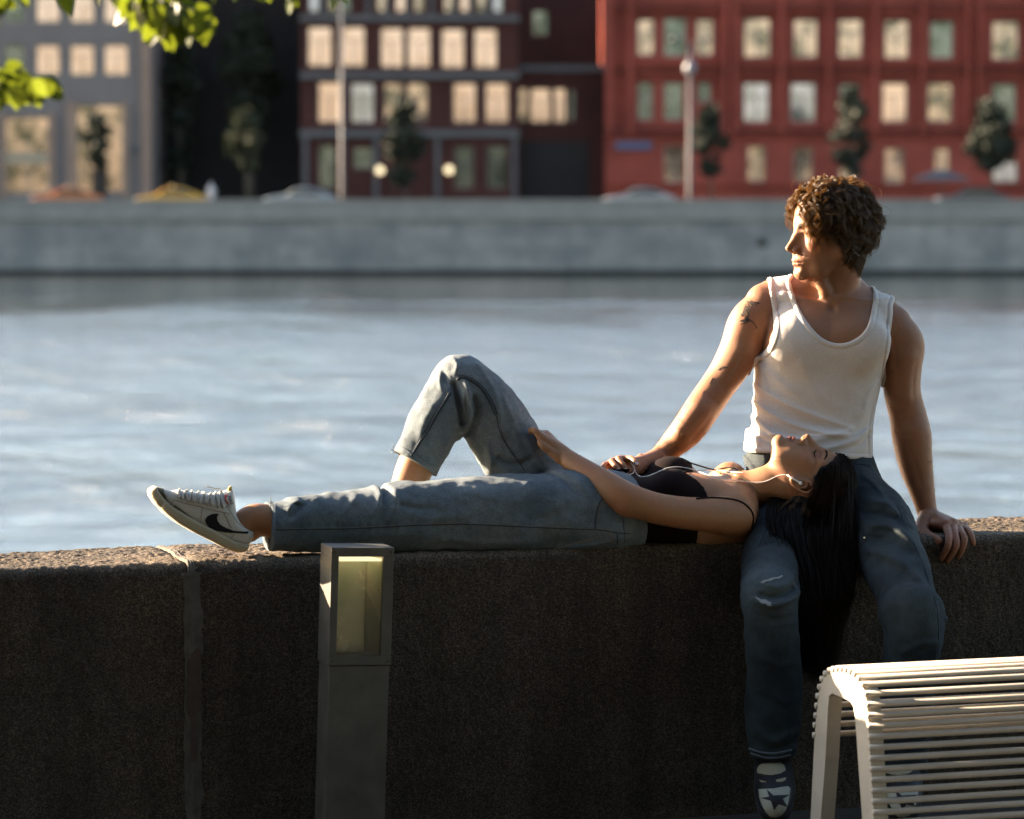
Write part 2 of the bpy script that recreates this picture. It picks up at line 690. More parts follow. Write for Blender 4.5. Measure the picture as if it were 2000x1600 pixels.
def make_cloth(name, base, rough=0.85, sc1=500, amp=0.25, sheen=0.1, var=0.12, rib=False, trans=0.0, spec=0.3):
    m, nt, b = new_mat(name, base, rough, spec=spec)
    v = coord(nt)
    n1 = noise_tex(nt, v, 25, 4, 0.6)
    n2 = noise_tex(nt, v, sc1, 2, 0.6)
    c = mixc(nt, math_n(nt, 'MULTIPLY', n1, 2 * var), base, tuple(x * 0.72 for x in base))
    c = mixc(nt, .6, c, ramp(nt, [(.34, (.80,) * 3), (.66, (1.18,) * 3)], noise_tex(nt, v, 380, 3, .7)).outputs[0], 'MULTIPLY')
    nt.links.new(c, b.inputs['Base Color'])
    b.inputs['Sheen Weight'].default_value = sheen
    p = bump(nt, b, n2, amp, 0.0012)
    if rib:
        w1 = nd(nt, 'TexWave', Scale=170, Distortion=0.4)
        w1.bands_direction = 'X'
        nt.links.new(v, w1.inputs['Vector'])
        bump(nt, b, w1.outputs['Fac'], 0.15, 0.0006, p)
    if trans: b.inputs['Subsurface Weight'].default_value = trans
    b.inputs['Subsurface Radius'].default_value = (0.6, 0.4, 0.3)
    b.inputs['Subsurface Scale'].default_value = 0.01
    return m


M_TANK = make_cloth('tank_cotton', (0.61, 0.55, 0.505), sc1=420, amp=0.3, rib=True, trans=0.12, var=.03)
M_TOP = make_cloth('top_fabric', (0.008, 0.0035, 0.0035), rough=0.85, sc1=600, amp=0.2, sheen=0.0, spec=.12)
M_THREAD = make_cloth('seam_thread', (0.17, 0.135, 0.09), rough=0.8)
M_SEAM = make_cloth('seam_denim', (0.095, 0.12, 0.145), rough=0.9)
M_SEAMD = make_cloth('seam_denim_dark', (0.020, 0.028, 0.038), rough=0.9)
M_FRAY = make_cloth('fray_thread', (0.20, 0.22, 0.23), rough=0.9)
M_INK, nt, b = new_mat('tattoo_ink', (0.02, 0.019, 0.02), 0.6, spec=.2)
nt.links.new(ramp(nt, [(.46, (.020, .017, .016)), (.63, (.17, .092, .056))], noise_tex(nt, coord(nt), 190, 3, .6, .8)).outputs[0], b.inputs['Base Color'])


def make_hair(name, c1, c2, rough=0.35, trans=0.35, tcol=None):
    m = bpy.data.materials.new(name)
    m.use_nodes = True
    nt = m.node_tree
    b = nt.nodes['Principled BSDF']
    at = nd(nt, 'VertexColor', layer_name='Col')
    sep = nd(nt, 'SeparateColor')
    nt.links.new(at.outputs[0], sep.inputs[0])
    c = mixc(nt, sep.outputs[0], c1, c2)
    nt.links.new(c, b.inputs['Base Color'])
    b.inputs['Roughness'].default_value = rough
    b.inputs['Specular IOR Level'].default_value = 0.6 if trans > .2 else .12
    tr = nd(nt, 'BsdfTranslucent')
    if tcol is None: nt.links.new(c, tr.inputs[0])
    else: tr.inputs[0].default_value = (*tcol, 1)
    mx = nd(nt, 'MixShader')
    mx.inputs[0].default_value = trans
    nt.links.new(b.outputs[0], mx.inputs[1])
    nt.links.new(tr.outputs[0], mx.inputs[2])
    nt.links.new(mx.outputs[0], nt.nodes['Material Output'].inputs[0])
    return m


M_HAIR_M = make_hair('hair_brown', (0.017, 0.010, 0.0055), (0.092, 0.054, 0.023), 0.36, 0.38, (0.66, 0.42, 0.14))
M_HAIR_W = make_hair('hair_dark', (0.004, 0.003, 0.0025), (0.020, 0.011, 0.007), 0.55, 0.12, (0.10, 0.045, 0.020))
M_SCALP_M = new_mat('hair_mass_brown', (0.012, 0.006, 0.003), 0.8)[0]
M_SCALP_W = new_mat('hair_mass_dark', (0.003, 0.002, 0.002), 0.9)[0]
# ------------------------------------------------------------------ setting: ground, water, far street
def simple(name, c1, c2, scale=3.0, rough=0.8, bs=0.3, bd=0.02, spec=0.4, detail=6):
    m, nt, b = new_mat(name, c1, rough, spec=spec)
    v = coord(nt)
    n = noise_tex(nt, v, scale, detail, 0.6)
    nt.links.new(ramp(nt, [(0.3, c1), (0.7, c2)], n).outputs[0], b.inputs['Base Color'])
    bump(nt, b, noise_tex(nt, v, scale * 6, 4), bs, bd)
    return m


def quad(name, pts, mat):
    return mesh_obj(name, pts, [list(range(len(pts)))], mat, None, False)


M_ASPH = simple('asphalt', (0.0297, 0.02838, 0.02772), (0.0495, 0.0462, 0.04356), 4)
M_PAVE = simple('promenade_stone', (0.0396, 0.033, 0.0264), (0.0627, 0.0528, 0.04092), 5)
M_LAWN = simple('lawn', (0.033, 0.0594, 0.0132), (0.0594, 0.0858, 0.0198), 6)


# promenade on this bank, ending at the parapet
def wl(x, y, z): return tuple(to_world((x, y, z)))


tag(quad('promenade', [wl(-60, -9, -.70), wl(60, -9, -.70), wl(60, -.15, -.70), wl(-60, -.15, -.70)], M_PAVE), kind='structure')
tag(quad('lawn', [wl(-60, -80, -.705), wl(60, -80, -.705), wl(60, -9, -.705), wl(-60, -9, -.705)], M_LAWN), kind='structure')
# river
WZ = -3.6
m, nt, b = new_mat('water', (1.0, .875, .725), 0.06, metal=1.0, spec=0.5)
tc = coord(nt)
mp = nd(nt, 'Mapping')
mp.inputs['Scale'].default_value = (.35, .35, 1)
nt.links.new(tc, mp.inputs[0])
n1 = noise_tex(nt, mp.outputs[0], 1.2, 7, .66, 1.0)
n2 = noise_tex(nt, mp.outputs[0], 5, 5, .65, .6)
n3 = noise_tex(nt, mp.outputs[0], .06, 3, .5, .5)
rgh = ramp(nt, [(.35, (.06,) * 3), (.65, (.12,) * 3)], n3)
nt.links.new(rgh.outputs[0], b.inputs['Roughness'])
patch_ = ramp(nt, [(.34, (.06,) * 3), (.62, (1.0,) * 3)], noise_tex(nt, mp.outputs[0], .16, 5, .68, 1.2)).outputs[0]
sy_ = nd(nt, 'SeparateXYZ')
nt.links.new(tc, sy_.inputs[0])
shel = nd(nt, 'MapRange')                       # sheltered, calmer water under the far wall
shel.inputs['From Min'].default_value = 95
shel.inputs['From Max'].default_value = 150
shel.inputs['To Min'].default_value = 1.0
shel.inputs['To Max'].default_value = .03
ragg = noise_tex(nt, mp.outputs[0], .10, 6, .75, 1.5)
nt.links.new(math_n(nt, 'ADD', sy_.outputs[1], math_n(nt, 'MULTIPLY', math_n(nt, 'SUBTRACT', ragg, .5), 170.0)), shel.inputs['Value'])
patch_ = math_n(nt, 'MULTIPLY', patch_, shel.outputs[0])
h1 = math_n(nt, 'MULTIPLY', n1, math_n(nt, 'ADD', patch_, math_n(nt, 'MULTIPLY', shel.outputs[0], .14)))
h2 = math_n(nt, 'MULTIPLY', n2, patch_)
p = bump(nt, b, h1, 1.0, .50)
p = bump(nt, b, h2, 1.0, .08, p)
b.inputs['IOR'].default_value = 1.33
M_WATER = m
tag(quad('river', [(-500, 4, WZ), (500, 4, WZ), (500, 201, WZ), (-500, 201, WZ)], M_WATER), kind='structure')
# far bank
YB = 200.0
M_EMB, nt, b = new_mat('embankment_stone', (.30, .31, .32), 0.85)
v = coord(nt)
br = nd(nt, 'TexBrick', Scale=1.0)
br.inputs['Brick Width'].default_value = 2.4
br.inputs['Row Height'].default_value = .62
br.inputs['Mortar Size'].default_value = .02
br.inputs['Color1'].default_value = (0.210, 0.208, 0.201, 1)
br.inputs['Color2'].default_value = (0.280, 0.271, 0.257, 1)
br.inputs['Mortar'].default_value = (0.105, 0.106, 0.107, 1)
mp = nd(nt, 'Mapping')
mp.inputs['Rotation'].default_value = (R(90), 0, 0)
nt.links.new(v, mp.inputs[0])
nt.links.new(mp.outputs[0], br.inputs['Vector'])
n = noise_tex(nt, v, .35, 5, .6)
c = mixc(nt, 1.0, br.outputs[0], ramp(nt, [(.36, (.66, .69, .70)), (.64, (1.16, 1.13, 1.08))], n).outputs[0], 'MULTIPLY')
nt.links.new(c, b.inputs['Base Color'])
bump(nt, b, n, .3, .05)
M_COPE = simple('coping_stone', (0.198, 0.1914, 0.1782), (0.264, 0.2508, 0.231), .8)
M_WET = simple('wet_stone', (.012, .014, .014), (.03, .03, .028), 1.0)
zt_ = P(0, 390, YB)[2]
zl_ = P(0, 430, YB)[2]
e = empty('embankment_wall', (0, YB, WZ), 'long grey granite embankment wall across the river with a dark wet base', 'embankment')
m = MB(); m.box((-420, YB, P(0, 527, YB)[2]), (420, YB + 1.2, zl_)); m.build('wall', M_EMB, e)
m = MB(); m.box((-420, YB - .18, zl_), (420, YB + .55, zt_ - .18)); m.box((-420, YB - .26, zt_ - .18), (420, YB + .63, zt_)); m.build('coping', M_COPE, e)
m = MB(); m.box((-420, YB - .05, WZ - 1), (420, YB + 1.2, P(0, 527, YB)[2] - .003)); m.build('wet_base', M_WET, e)
m = MB()
m.tube([(P(1488, 475, YB)[0], YB - .03, P(1488, 475, YB)[2]), (P(1488, 475, YB)[0], YB + .05, P(1488, 475, YB)[2])], .30, 16)
m.build('drain_outlet', M_WET, e)
ZS = .24                                       # far street level
tag(quad('far_road', [(-420, YB + .5, ZS), (420, YB + .5, ZS), (420, YB + 22, ZS), (-420, YB + 22, ZS)], M_ASPH), kind='structure')
m = MB(); m.box((-420, YB + 22, ZS - .3), (420, YB + 60, ZS + .14))
tag(m.build('far_pavement', M_PAVE), kind='structure')

# ------------------------------------------------------------------ buildings on the far bank
def brick(name, c1, c2, mort, sc_=1.0):
    m, nt, b = new_mat(name, c1, .9, spec=.2)
    v = coord(nt)
    mp = nd(nt, 'Mapping')
    mp.inputs['Rotation'].default_value = (R(90), 0, 0)
    nt.links.new(v, mp.inputs[0])
    br = nd(nt, 'TexBrick', Scale=sc_)
    br.inputs['Brick Width'].default_value = .5
    br.inputs['Row Height'].default_value = .16
    br.inputs['Mortar Size'].default_value = .012
    for k, c in (('Color1', c1), ('Color2', c2), ('Mortar', mort)): br.inputs[k].default_value = (*c, 1)
    nt.links.new(mp.outputs[0], br.inputs['Vector'])
    n = noise_tex(nt, v, .25, 5, .6)
    c = mixc(nt, 1.0, br.outputs[0], ramp(nt, [(.3, (.72, .72, .74)), (.7, (1.15, 1.12, 1.1))], n).outputs[0], 'MULTIPLY')
    nt.links.new(c, b.inputs['Base Color'])
    return m


M_RED = None
M_BRED = brick('red_brick', (0.3465, 0.07012, 0.04537), (0.2805, 0.05362, 0.03712), (0.2145, 0.0825, 0.066))
M_BDARK = brick('dark_brick', (0.0891, 0.0297, 0.02376), (0.0627, 0.02244, 0.0198), (0.0396, 0.0231, 0.0198))
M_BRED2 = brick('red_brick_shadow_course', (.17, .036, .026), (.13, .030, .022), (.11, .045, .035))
M_GREY = simple('grey_panel', (0.1716, 0.1416, 0.133), (0.1973, 0.1673, 0.1587), .4)
M_TRIM = simple('grey_trim', (0.0858, 0.0825, 0.0858), (0.1188, 0.1122, 0.1122), 1)
M_TAN = simple('tan_lit_edge_trim', (0.2772, 0.1782, 0.132), (0.33, 0.2244, 0.1716), 1)
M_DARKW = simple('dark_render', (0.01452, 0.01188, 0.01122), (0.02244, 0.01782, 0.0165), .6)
M_SLATE = simple('blue_grey_wall', (0.066, 0.0858, 0.099), (0.0924, 0.1122, 0.1254), .6)
M_FRAME = new_mat('window_frame', (0.1452, 0.1254, 0.1122), .6)[0]
M_FRAMEP = new_mat('pale_frame', (.30, .27, .23), .6)[0]
M_FRAMEC = new_mat('cream_frame', (0.363, 0.2904, 0.198), .6)[0]


def pane_mat(name, base, rough, metal=.85, g2=None, dark_low=0.0):
    m, nt, b = new_mat(name, base, rough, metal)
    v = coord(nt)
    n = noise_tex(nt, v, .85, 4, .65, .6)
    nt.links.new(ramp(nt, [(.42, base), (.62, g2 or tuple(x * .6 for x in base))], n).outputs[0], b.inputs['Base Color'])
    return m


PW_ = [pane_mat('pane_warm', (0.5881, 0.4366, 0.4455), .10, 1.0, (0.499, 0.3564, 0.3386)), pane_mat('pane_pale', (0.3742, 0.3742, 0.5168), .10, 1.0, (0.2138, 0.2228, 0.2673)), pane_mat('pane_green', (0.1515, 0.1693, 0.1782), .12, 1.0, (0.04455, 0.06237, 0.05346)),
       pane_mat('pane_mixed', (0.499, 0.3742, 0.3564), .10, 1.0, (0.0891, 0.0891, 0.08019))]


def building(name, label, u0, u1, v0, v1, yb, mat, wins, depth=14, vent=None, frame=M_FRAME, group=None):
    a, b_ = P(u0, v1, yb), P(u1, v0, yb)
    e = empty(name, (0.5 * (a[0] + b_[0]), yb, ZS), label, 'building', group)
    x0, x1, z1 = a[0], b_[0], b_[2]
    z0 = ZS
    rects = []
    for w_ in wins:
        p0, p1 = P(w_[0], w_[3], yb), P(w_[1], w_[2], yb)
        rects.append((p0[0], p1[0], p0[2], p1[2], w_[4] if len(w_) > 4 else 0))
    xs = sorted({x0, x1} | {r_[0] for r_ in rects} | {r_[1] for r_ in rects})
    zs = sorted({z0, z1} | {r_[2] for r_ in rects} | {r_[3] for r_ in rects})
    m = MB()
    inside = lambda cx, cz: any(r_[0] < cx < r_[1] and r_[2] < cz < r_[3] for r_ in rects)
    T = .45
    for j in range(len(zs) - 1):
        i = 0
        while i < len(xs) - 1:
            cz = (zs[j] + zs[j + 1]) / 2
            if inside((xs[i] + xs[i + 1]) / 2, cz):
                i += 1
                continue
            k = i
            while k < len(xs) - 1 and not inside((xs[k] + xs[k + 1]) / 2, cz): k += 1
            m.v += []
            xa, xb = xs[i], xs[k]
            m.add([(xa, yb, zs[j]), (xb, yb, zs[j]), (xb, yb, zs[j + 1]), (xa, yb, zs[j + 1])], [(0, 1, 2, 3)])
            i = k
    for r_ in rects:                               # reveals
        xa, xb, za, zb_ = r_[:4]
        y2 = yb + T
        m.add([(xa, yb, za), (xb, yb, za), (xb, yb, zb_), (xa, yb, zb_), (xa, y2, za), (xb, y2, za), (xb, y2, zb_), (xa, y2, zb_)],
              [(0, 4, 5, 1), (1, 5, 6, 2), (2, 6, 7, 3), (3, 7, 4, 0)])
    # side, back, roof
    y2 = yb + depth
    m.add([(x0, yb, z0), (x1, yb, z0), (x1, yb, z1), (x0, yb, z1), (x0, y2, z0), (x1, y2, z0), (x1, y2, z1), (x0, y2, z1)], [(4, 0, 3, 7), (1, 5, 6, 2), (3, 2, 6, 7), (5, 4, 7, 6)])
    m.build('wall', mat, e)
    for r_ in rects:
        xa, xb, za, zb_, kind = r_
        yy = yb + .25
        f = MB()
        w_, h_ = xb - xa, zb_ - za
        t = .10
        f.box((xa, yy, za), (xa + t, yy + .1, zb_)); f.box((xb - t, yy, za), (xb, yy + .1, zb_))
        f.box((xa + t, yy, zb_ - t), (xb - t, yy + .1, zb_)); f.box((xa + t, yy, za), (xb - t, yy + .1, za + t))
        if w_ > .9: f.box(((xa + xb) / 2 - .06, yy + .005, za + t), ((xa + xb) / 2 + .06, yy + .09, za + h_ * .66))
        f.box((xa + t, yy + .003, za + h_ * .66), (xb - t, yy + .095, za + h_ * .66 + .06))
        fo_ = f.build('window', frame, e)
        g = MB()
        g.box((xa + .02, yy + .04, za + .02), (xb - .02, yy + .055, zb_ - .02))
        g.build('pane', PW_[kind], fo_)
    return e, (x0, x1, z0, z1)


def trim(e, u0, u1, v0, v1, yb, proud, mat, name='cornice'):
    a, b_ = P(u0, v1, yb), P(u1, v0, yb)
    m = MB()
    m.box((a[0], yb - proud, a[2]), (b_[0], yb - .002, b_[2]))
    return m.build(name, mat, e)


YBD = 232.0
# grey block on the left
gw = [(u - 23, u + 23, v0, v1, k) for v0, v1 in ((88, 147), (-10, 44), (-80, -40)) for u, k in ((93, 0), (160, 0), (226, 0))]
gw += [(8, 46, v0, v1, 2) for v0, v1 in ((88, 147), (-10, 44))] + [(-60, -14, v0, v1, 0) for v0, v1 in ((88, 147), (-10, 44))]
gw += [(148, 240, 205, 375, 3), (10, 98, 228, 378, 3)]
eG, _ = building('office_block', 'grey-violet office block at the left edge of the far bank', -260, 291, -190, 388, YBD, M_GREY, gw, frame=M_FRAMEC)
trim(eG, 279, 291.5, -190, 388, YBD, .35, M_TAN, 'pilaster')  # lighter tan strip stands in for the block's sunlit edge
trim(eG, 132, 147, 200, 388, YBD, .25, M_TAN, 'door_surround'); trim(eG, 241, 250, 200, 388, YBD, .25, M_TAN, 'door_surround')
trim(eG, 96, 106, 222, 388, YBD, .25, M_TAN, 'door_surround'); trim(eG, 0, 9, 222, 388, YBD, .25, M_TAN, 'door_surround')
trim(eG, 250, 279, 285, 300, YBD, .12, M_TRIM, 'sign_board')
trim(eG, 12, 96, 298, 320, YBD, .2, M_FRAMEC, 'shop_band'); trim(eG, 180, 208, 330, 388, YBD, .12, M_DARKW, 'doorway')
building('office_block', 'long pale office block added beyond the left edge of the view to shade the street', -1900, -262, -190, 388, YBD + 1, M_GREY, [], 14)  # unseen block added so its shadow covers the far street
# dark recess and the blue-grey house behind
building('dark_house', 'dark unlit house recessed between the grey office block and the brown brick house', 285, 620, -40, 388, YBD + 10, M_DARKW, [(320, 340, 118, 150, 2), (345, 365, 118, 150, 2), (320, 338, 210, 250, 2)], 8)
building('slate_house', 'blue-grey house rising behind the dark tree', 380, 610, -60, 388, YBD + 26, M_SLATE, [(450, 480, -40, 0, 1), (500, 530, -40, 0, 1)], 8)
# brown brick house
cw = [(601, 648, 52, 130, 0), (668, 713, 52, 130, 0), (743, 788, 54, 132, 0), (796, 841, 54, 132, 0), (862, 907, 56, 133, 0), (926, 971, 56, 133, 0),
      (621, 666, 160, 240, 0), (685, 731, 162, 240, 1), (750, 788, 162, 240, 3), (796, 835, 162, 240, 3), (885, 930, 162, 240, 0), (948, 993, 162, 240, 0),
      (623, 655, 283, 370, 2), (690, 728, 288, 330, 2), (888, 925, 285, 368, 2), (952, 990, 285, 368, 2)]
cw += [(u, u + 20, -30, 24, k) for u, k in ((603, 1), (640, 3), (665, 2), (735, 3), (772, 0), (808, 3), (866, 3), (898, 0), (930, 3), (962, 1))]
cw += [(u, u + 40, -85, -45, 0) for u in (601, 668, 743, 796, 862, 926)]
eC, _ = building('brown_brick_house', 'dark brown brick house with two rows of bright windows and grey cornices', 588, 1012, -190, 388, YBD, M_BDARK, cw)
trim(eC, 586, 1014, 141, 154, YBD, .35, M_TRIM); trim(eC, 586, 1014, 254, 268, YBD, .35, M_TRIM); trim(eC, 586, 1014, 30, 42, YBD, .35, M_TRIM)
for u in (592, 730, 850, 1000): trim(eC, u, u + 9, 268, 388, YBD, .22, M_TRIM, 'pilaster')
for u in (628, 655, 715, 752, 790, 840, 882, 914, 946): trim(eC, u, u + 7, -30, 30, YBD, .22, M_TRIM, 'pilaster')
M_LIT, nt, b = new_mat('lit_lamp', (1, .8, .5), .5)
b.inputs['Emission Color'].default_value = (1.0, .78, .45, 1)
b.inputs['Emission Strength'].default_value = 0.22
for u, v, s_ in ((742, 333, .28), (877, 332, .28)):
    c = P(u, v, YBD - .5)
    m = MB()
    th = np.linspace(0, math.pi, 9)
    vv = [(c[0] + s_ * math.sin(t) * math.cos(a), c[1] + s_ * math.sin(t) * math.sin(a), c[2] + s_ * math.cos(t)) for t in th for a in np.arange(14) / 14 * 6.2832]
    m.add(vv, [(i * 14 + j, i * 14 + (j + 1) % 14, (i + 1) * 14 + (j + 1) % 14, (i + 1) * 14 + j) for i in range(8) for j in range(14)])
    m.build('entrance_lamp', M_LIT, eC, True)
# low dark link
eD, _ = building('link_building', 'low dark link between the brown and the red brick houses', 1012.5, 1182, 128, 388, YBD + 3, M_BDARK, [(1012.8, 1030, 172, 238, 3), (1036, 1075, 172, 240, 0), (1081, 1106, 172, 240, 0), (1112, 1122, 176, 236, 2)])
trim(eD, 1012.5, 1182, 128, 140, YBD + 3, .4, M_TRIM)
trim(eD, 1018, 1150, 276, 388, YBD + 3, .1, M_DARKW, 'gateway')
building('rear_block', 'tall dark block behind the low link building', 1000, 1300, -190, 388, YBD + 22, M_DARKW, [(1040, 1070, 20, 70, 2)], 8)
# red brick house
ew = [(1245, 1278, 38, 108, 3), (1297, 1340, 36, 110, 2), (1360, 1393, 38, 108, 3), (1453, 1505, 36, 112, 3), (1550, 1597, 38, 112, 3), (1638, 1684, 38, 112, 3), (1728, 1775, 40, 114, 3), (1817, 1862, 42, 114, 2), (1938, 1990, 42, 116, 3),
      (1246, 1275, 162, 234, 2), (1297, 1335, 162, 234, 2), (1362, 1388, 162, 200, 2), (1452, 1502, 162, 238, 1), (1544, 1593, 162, 238, 1), (1640, 1680, 165, 236, 2), (1723, 1772, 162, 238, 0), (1812, 1860, 163, 238, 3), (1938, 1985, 165, 238, 2),
      (1297, 1337, 285, 356, 3), (1460, 1495, 286, 354, 3), (1550, 1587, 288, 354, 3), (1640, 1677, 286, 354, 3), (1728, 1766, 290, 358, 0), (1825, 1855, 290, 334, 3), (1937, 1988, 315, 356, 1)]
ew += [(a, b_, v0, v0 + 55, 0) for v0 in (-85,) for a, b_ in ((1245, 1278), (1297, 1340), (1360, 1393), (1453, 1505), (1550, 1597), (1638, 1684), (1728, 1775), (1817, 1862), (1938, 1990))]
ew += [(a, b_, v0, v1, 3) for v0, v1 in ((40, 112), (162, 236), (286, 354)) for a, b_ in ((2030, 2080), (2120, 2170))]
eE, _ = building('red_brick_house', 'long bright red brick house with three rows of arched windows', 1182.5, 2260, -190, 388, YBD, M_BRED, ew, frame=M_FRAMEP)
for u in (1184, 1225, 1410, 1428, 1520, 1612, 1703, 1796, 1884, 1905, 2004): trim(eE, u, u + 12, -190, 262, YBD, .55, M_BRED, 'pilaster')
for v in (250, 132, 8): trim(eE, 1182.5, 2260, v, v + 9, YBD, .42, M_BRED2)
for v in (262, 122, 18, 360): trim(eE, 1182.5, 2260, v, v + 3, YBD, .36, M_BRED)
for r_ in ew[:25]:
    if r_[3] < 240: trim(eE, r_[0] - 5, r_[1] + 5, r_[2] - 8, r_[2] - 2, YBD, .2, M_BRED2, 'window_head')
M_SIGN = new_mat('blue_sign', (.06, .08, .16), .5)[0]
trim(eE, 1202, 1272, 277, 292, YBD, .25, M_SIGN, 'sign_board')

# ------------------------------------------------------------------ far bank: trees, lamps, cars, a parasol, a walker
def leaf_cloud(n, size, clumps, seed, flat=.6):
    """leaf quads scattered in clumps: (centre, radius) list"""
    r = np.random.default_rng(seed)
    w_ = np.array([c[1] ** 2 for c in clumps])
    w_ = w_ / w_.sum()
    k = r.choice(len(clumps), n, p=w_)
    c = np.array([clumps[i][0] for i in k])
    rad = np.array([clumps[i][1] for i in k])
    d = r.normal(size=(n, 3))
    d /= np.linalg.norm(d, axis=1, keepdims=True)
    p = c + d * rad[:, None] * (r.random(n)[:, None] ** .45) * np.array([1, 1, .85])
    a = r.normal(size=(n, 3))
    a /= np.linalg.norm(a, axis=1, keepdims=True)
    b_ = np.cross(a, r.normal(size=(n, 3)))
    b_ /= np.linalg.norm(b_, axis=1, keepdims=True)
    s_ = size * r.uniform(.6, 1.3, n)[:, None]
    v = np.stack([p - a * s_, p + b_ * s_ * flat, p + a * s_, p - b_ * s_ * flat], 1).reshape(-1, 3)
    f = np.arange(4 * n).reshape(n, 4)
    return v, f


def leaf_mat(name, c1, c2, trans=.5, tcol=(.25, .42, .03), rough=.5):
    m = bpy.data.materials.new(name)
    m.use_nodes = True
    nt = m.node_tree
    b = nt.nodes['Principled BSDF']
    oi = nd(nt, 'NewGeometry')
    n = noise_tex(nt, oi.outputs['Position'], 4, 2)
    rn = ramp(nt, [(.35, c1), (.65, c2)], n)
    c = mixc(nt, oi.outputs['Random Per Island'], rn.outputs[0], c2)
    nt.links.new(c, b.inputs['Base Color'])
    b.inputs['Roughness'].default_value = rough
    t = nd(nt, 'BsdfTranslucent')
    t.inputs[0].default_value = (*tcol, 1)
    mx = nd(nt, 'MixShader')
    mx.inputs[0].default_value = trans
    nt.links.new(b.outputs[0], mx.inputs[1])
    nt.links.new(t.outputs[0], mx.inputs[2])
    nt.links.new(mx.outputs[0], nt.nodes['Material Output'].inputs[0])
    return m


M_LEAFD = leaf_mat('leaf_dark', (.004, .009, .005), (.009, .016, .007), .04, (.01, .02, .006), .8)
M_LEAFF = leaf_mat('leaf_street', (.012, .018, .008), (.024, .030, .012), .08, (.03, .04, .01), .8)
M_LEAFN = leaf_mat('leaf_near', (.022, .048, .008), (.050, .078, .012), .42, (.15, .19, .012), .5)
M_BARK = simple('bark', (.05, .04, .03), (.10, .08, .06), 8)


def far_tree(label, u, vt, vb, wpx, y, mat, n=900, size=.30, seed=0, trunk_r=.12, group=None):
    c0 = P(u, vt, y)
    c1 = P(u, vb, y)
    base = np.array([c0[0], y, ZS + .1])
    e = empty('street_tree' if group else 'dark_tree', tuple(base), label, 'tree', group)
    H_ = c0[2] - c1[2]
    rx = wpx / FPX * y * .5
    r = np.random.default_rng(seed)
    cl = []
    for i in range(34):
        t = r.random()
        ww = rx * math.sin(math.pi * (0.12 + .80 * t)) * r.uniform(.3, 1.0)
        a = r.uniform(0, 6.28)
        cl.append((np.array([c0[0] + math.cos(a) * ww * .7, y + math.sin(a) * ww * .7, c1[2] + H_ * t * .92 + .1]), rx * r.uniform(.16, .46)))
    v, f = leaf_cloud(n, size, cl, seed)
    mesh_obj('crown', v, f, mat, e, False)
    m = MB()
    m.tube(np.array([base, base * .5 + 0.5 * np.array([c0[0] + .1, y, c1[2]]), [c0[0], y, c1[2] + .5 * H_]]), [trunk_r, trunk_r * .8, trunk_r * .35], 8)
    for i in range(5):
        m.tube(np.array([[c0[0], y, c1[2] + .1 * H_ * i], cl[i][0]]), [trunk_r * .4, trunk_r * .12], 5)
    m.build('trunk', M_BARK, e, True)
    return e


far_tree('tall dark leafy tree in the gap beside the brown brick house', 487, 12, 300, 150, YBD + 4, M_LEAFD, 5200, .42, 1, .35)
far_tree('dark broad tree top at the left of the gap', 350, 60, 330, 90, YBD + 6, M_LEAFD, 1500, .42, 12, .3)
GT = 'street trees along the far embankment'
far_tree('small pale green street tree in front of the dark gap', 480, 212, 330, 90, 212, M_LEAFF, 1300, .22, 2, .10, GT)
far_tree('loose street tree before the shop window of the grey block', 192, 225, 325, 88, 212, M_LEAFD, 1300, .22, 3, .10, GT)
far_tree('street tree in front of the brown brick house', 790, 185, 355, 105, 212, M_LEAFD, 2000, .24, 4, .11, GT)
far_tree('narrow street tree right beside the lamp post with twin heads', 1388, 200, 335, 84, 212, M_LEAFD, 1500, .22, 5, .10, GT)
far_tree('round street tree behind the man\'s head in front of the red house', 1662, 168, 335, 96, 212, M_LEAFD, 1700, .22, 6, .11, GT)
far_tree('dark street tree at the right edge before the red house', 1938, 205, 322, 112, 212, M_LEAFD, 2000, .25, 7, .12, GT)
M_POLE = new_mat('lamp_post_metal', (.065, .065, .075), .6, .0)[0]


def lamp_post(label, u, vt, twin):
    c = P(u, vt, 204)
    e = empty('lamp_post', (c[0], 204, ZS), label, 'lamp post', 'lamp posts on the far embankment')
    m = MB()
    m.tube([(c[0], 204, ZS), (c[0], 204, 1.4), (c[0], 204, c[2])], [.17, .14, .09], 10)
    m.tube([(c[0], 204, ZS), (c[0], 204, ZS + .6)], .24, 12)
    m.build('pole', M_POLE, e, True)
    for s_ in ((-1, 1) if twin else (1,)):
        a = MB()
        top_ = c[2] - .1
        a.tube([(c[0], 204, top_ - .5), (c[0] + s_ * .35, 204, top_ + .35), (c[0] + s_ * .85, 204, top_ + .55)], .05, 6)
        a.build('arm', M_POLE, e, True)
        h = MB()
        h.tube([(c[0] + s_ * .7, 204, top_ + .50), (c[0] + s_ * .95, 204, top_ + .48), (c[0] + s_ * 1.2, 204, top_ + .42)], [.10, .17, .08], 10)
        h.build('lamp_head', M_POLE, e, True)
    if twin:
        h = MB()
        h.tube([(c[0], 204, c[2] - 1.9), (c[0], 204, c[2] - 1.6), (c[0], 204, c[2] - 1.2), (c[0], 204, c[2] - .95)], [.15, .38, .34, .12], 12)
        h.build('lantern', new_mat('lantern_glass', (.14, .14, .16), .4)[0], e, True)


lamp_post('tall plain lamp post before the brown brick house', 667, -60, False)
lamp_post('lamp post with twin heads before the red brick house', 1348, 88, True)


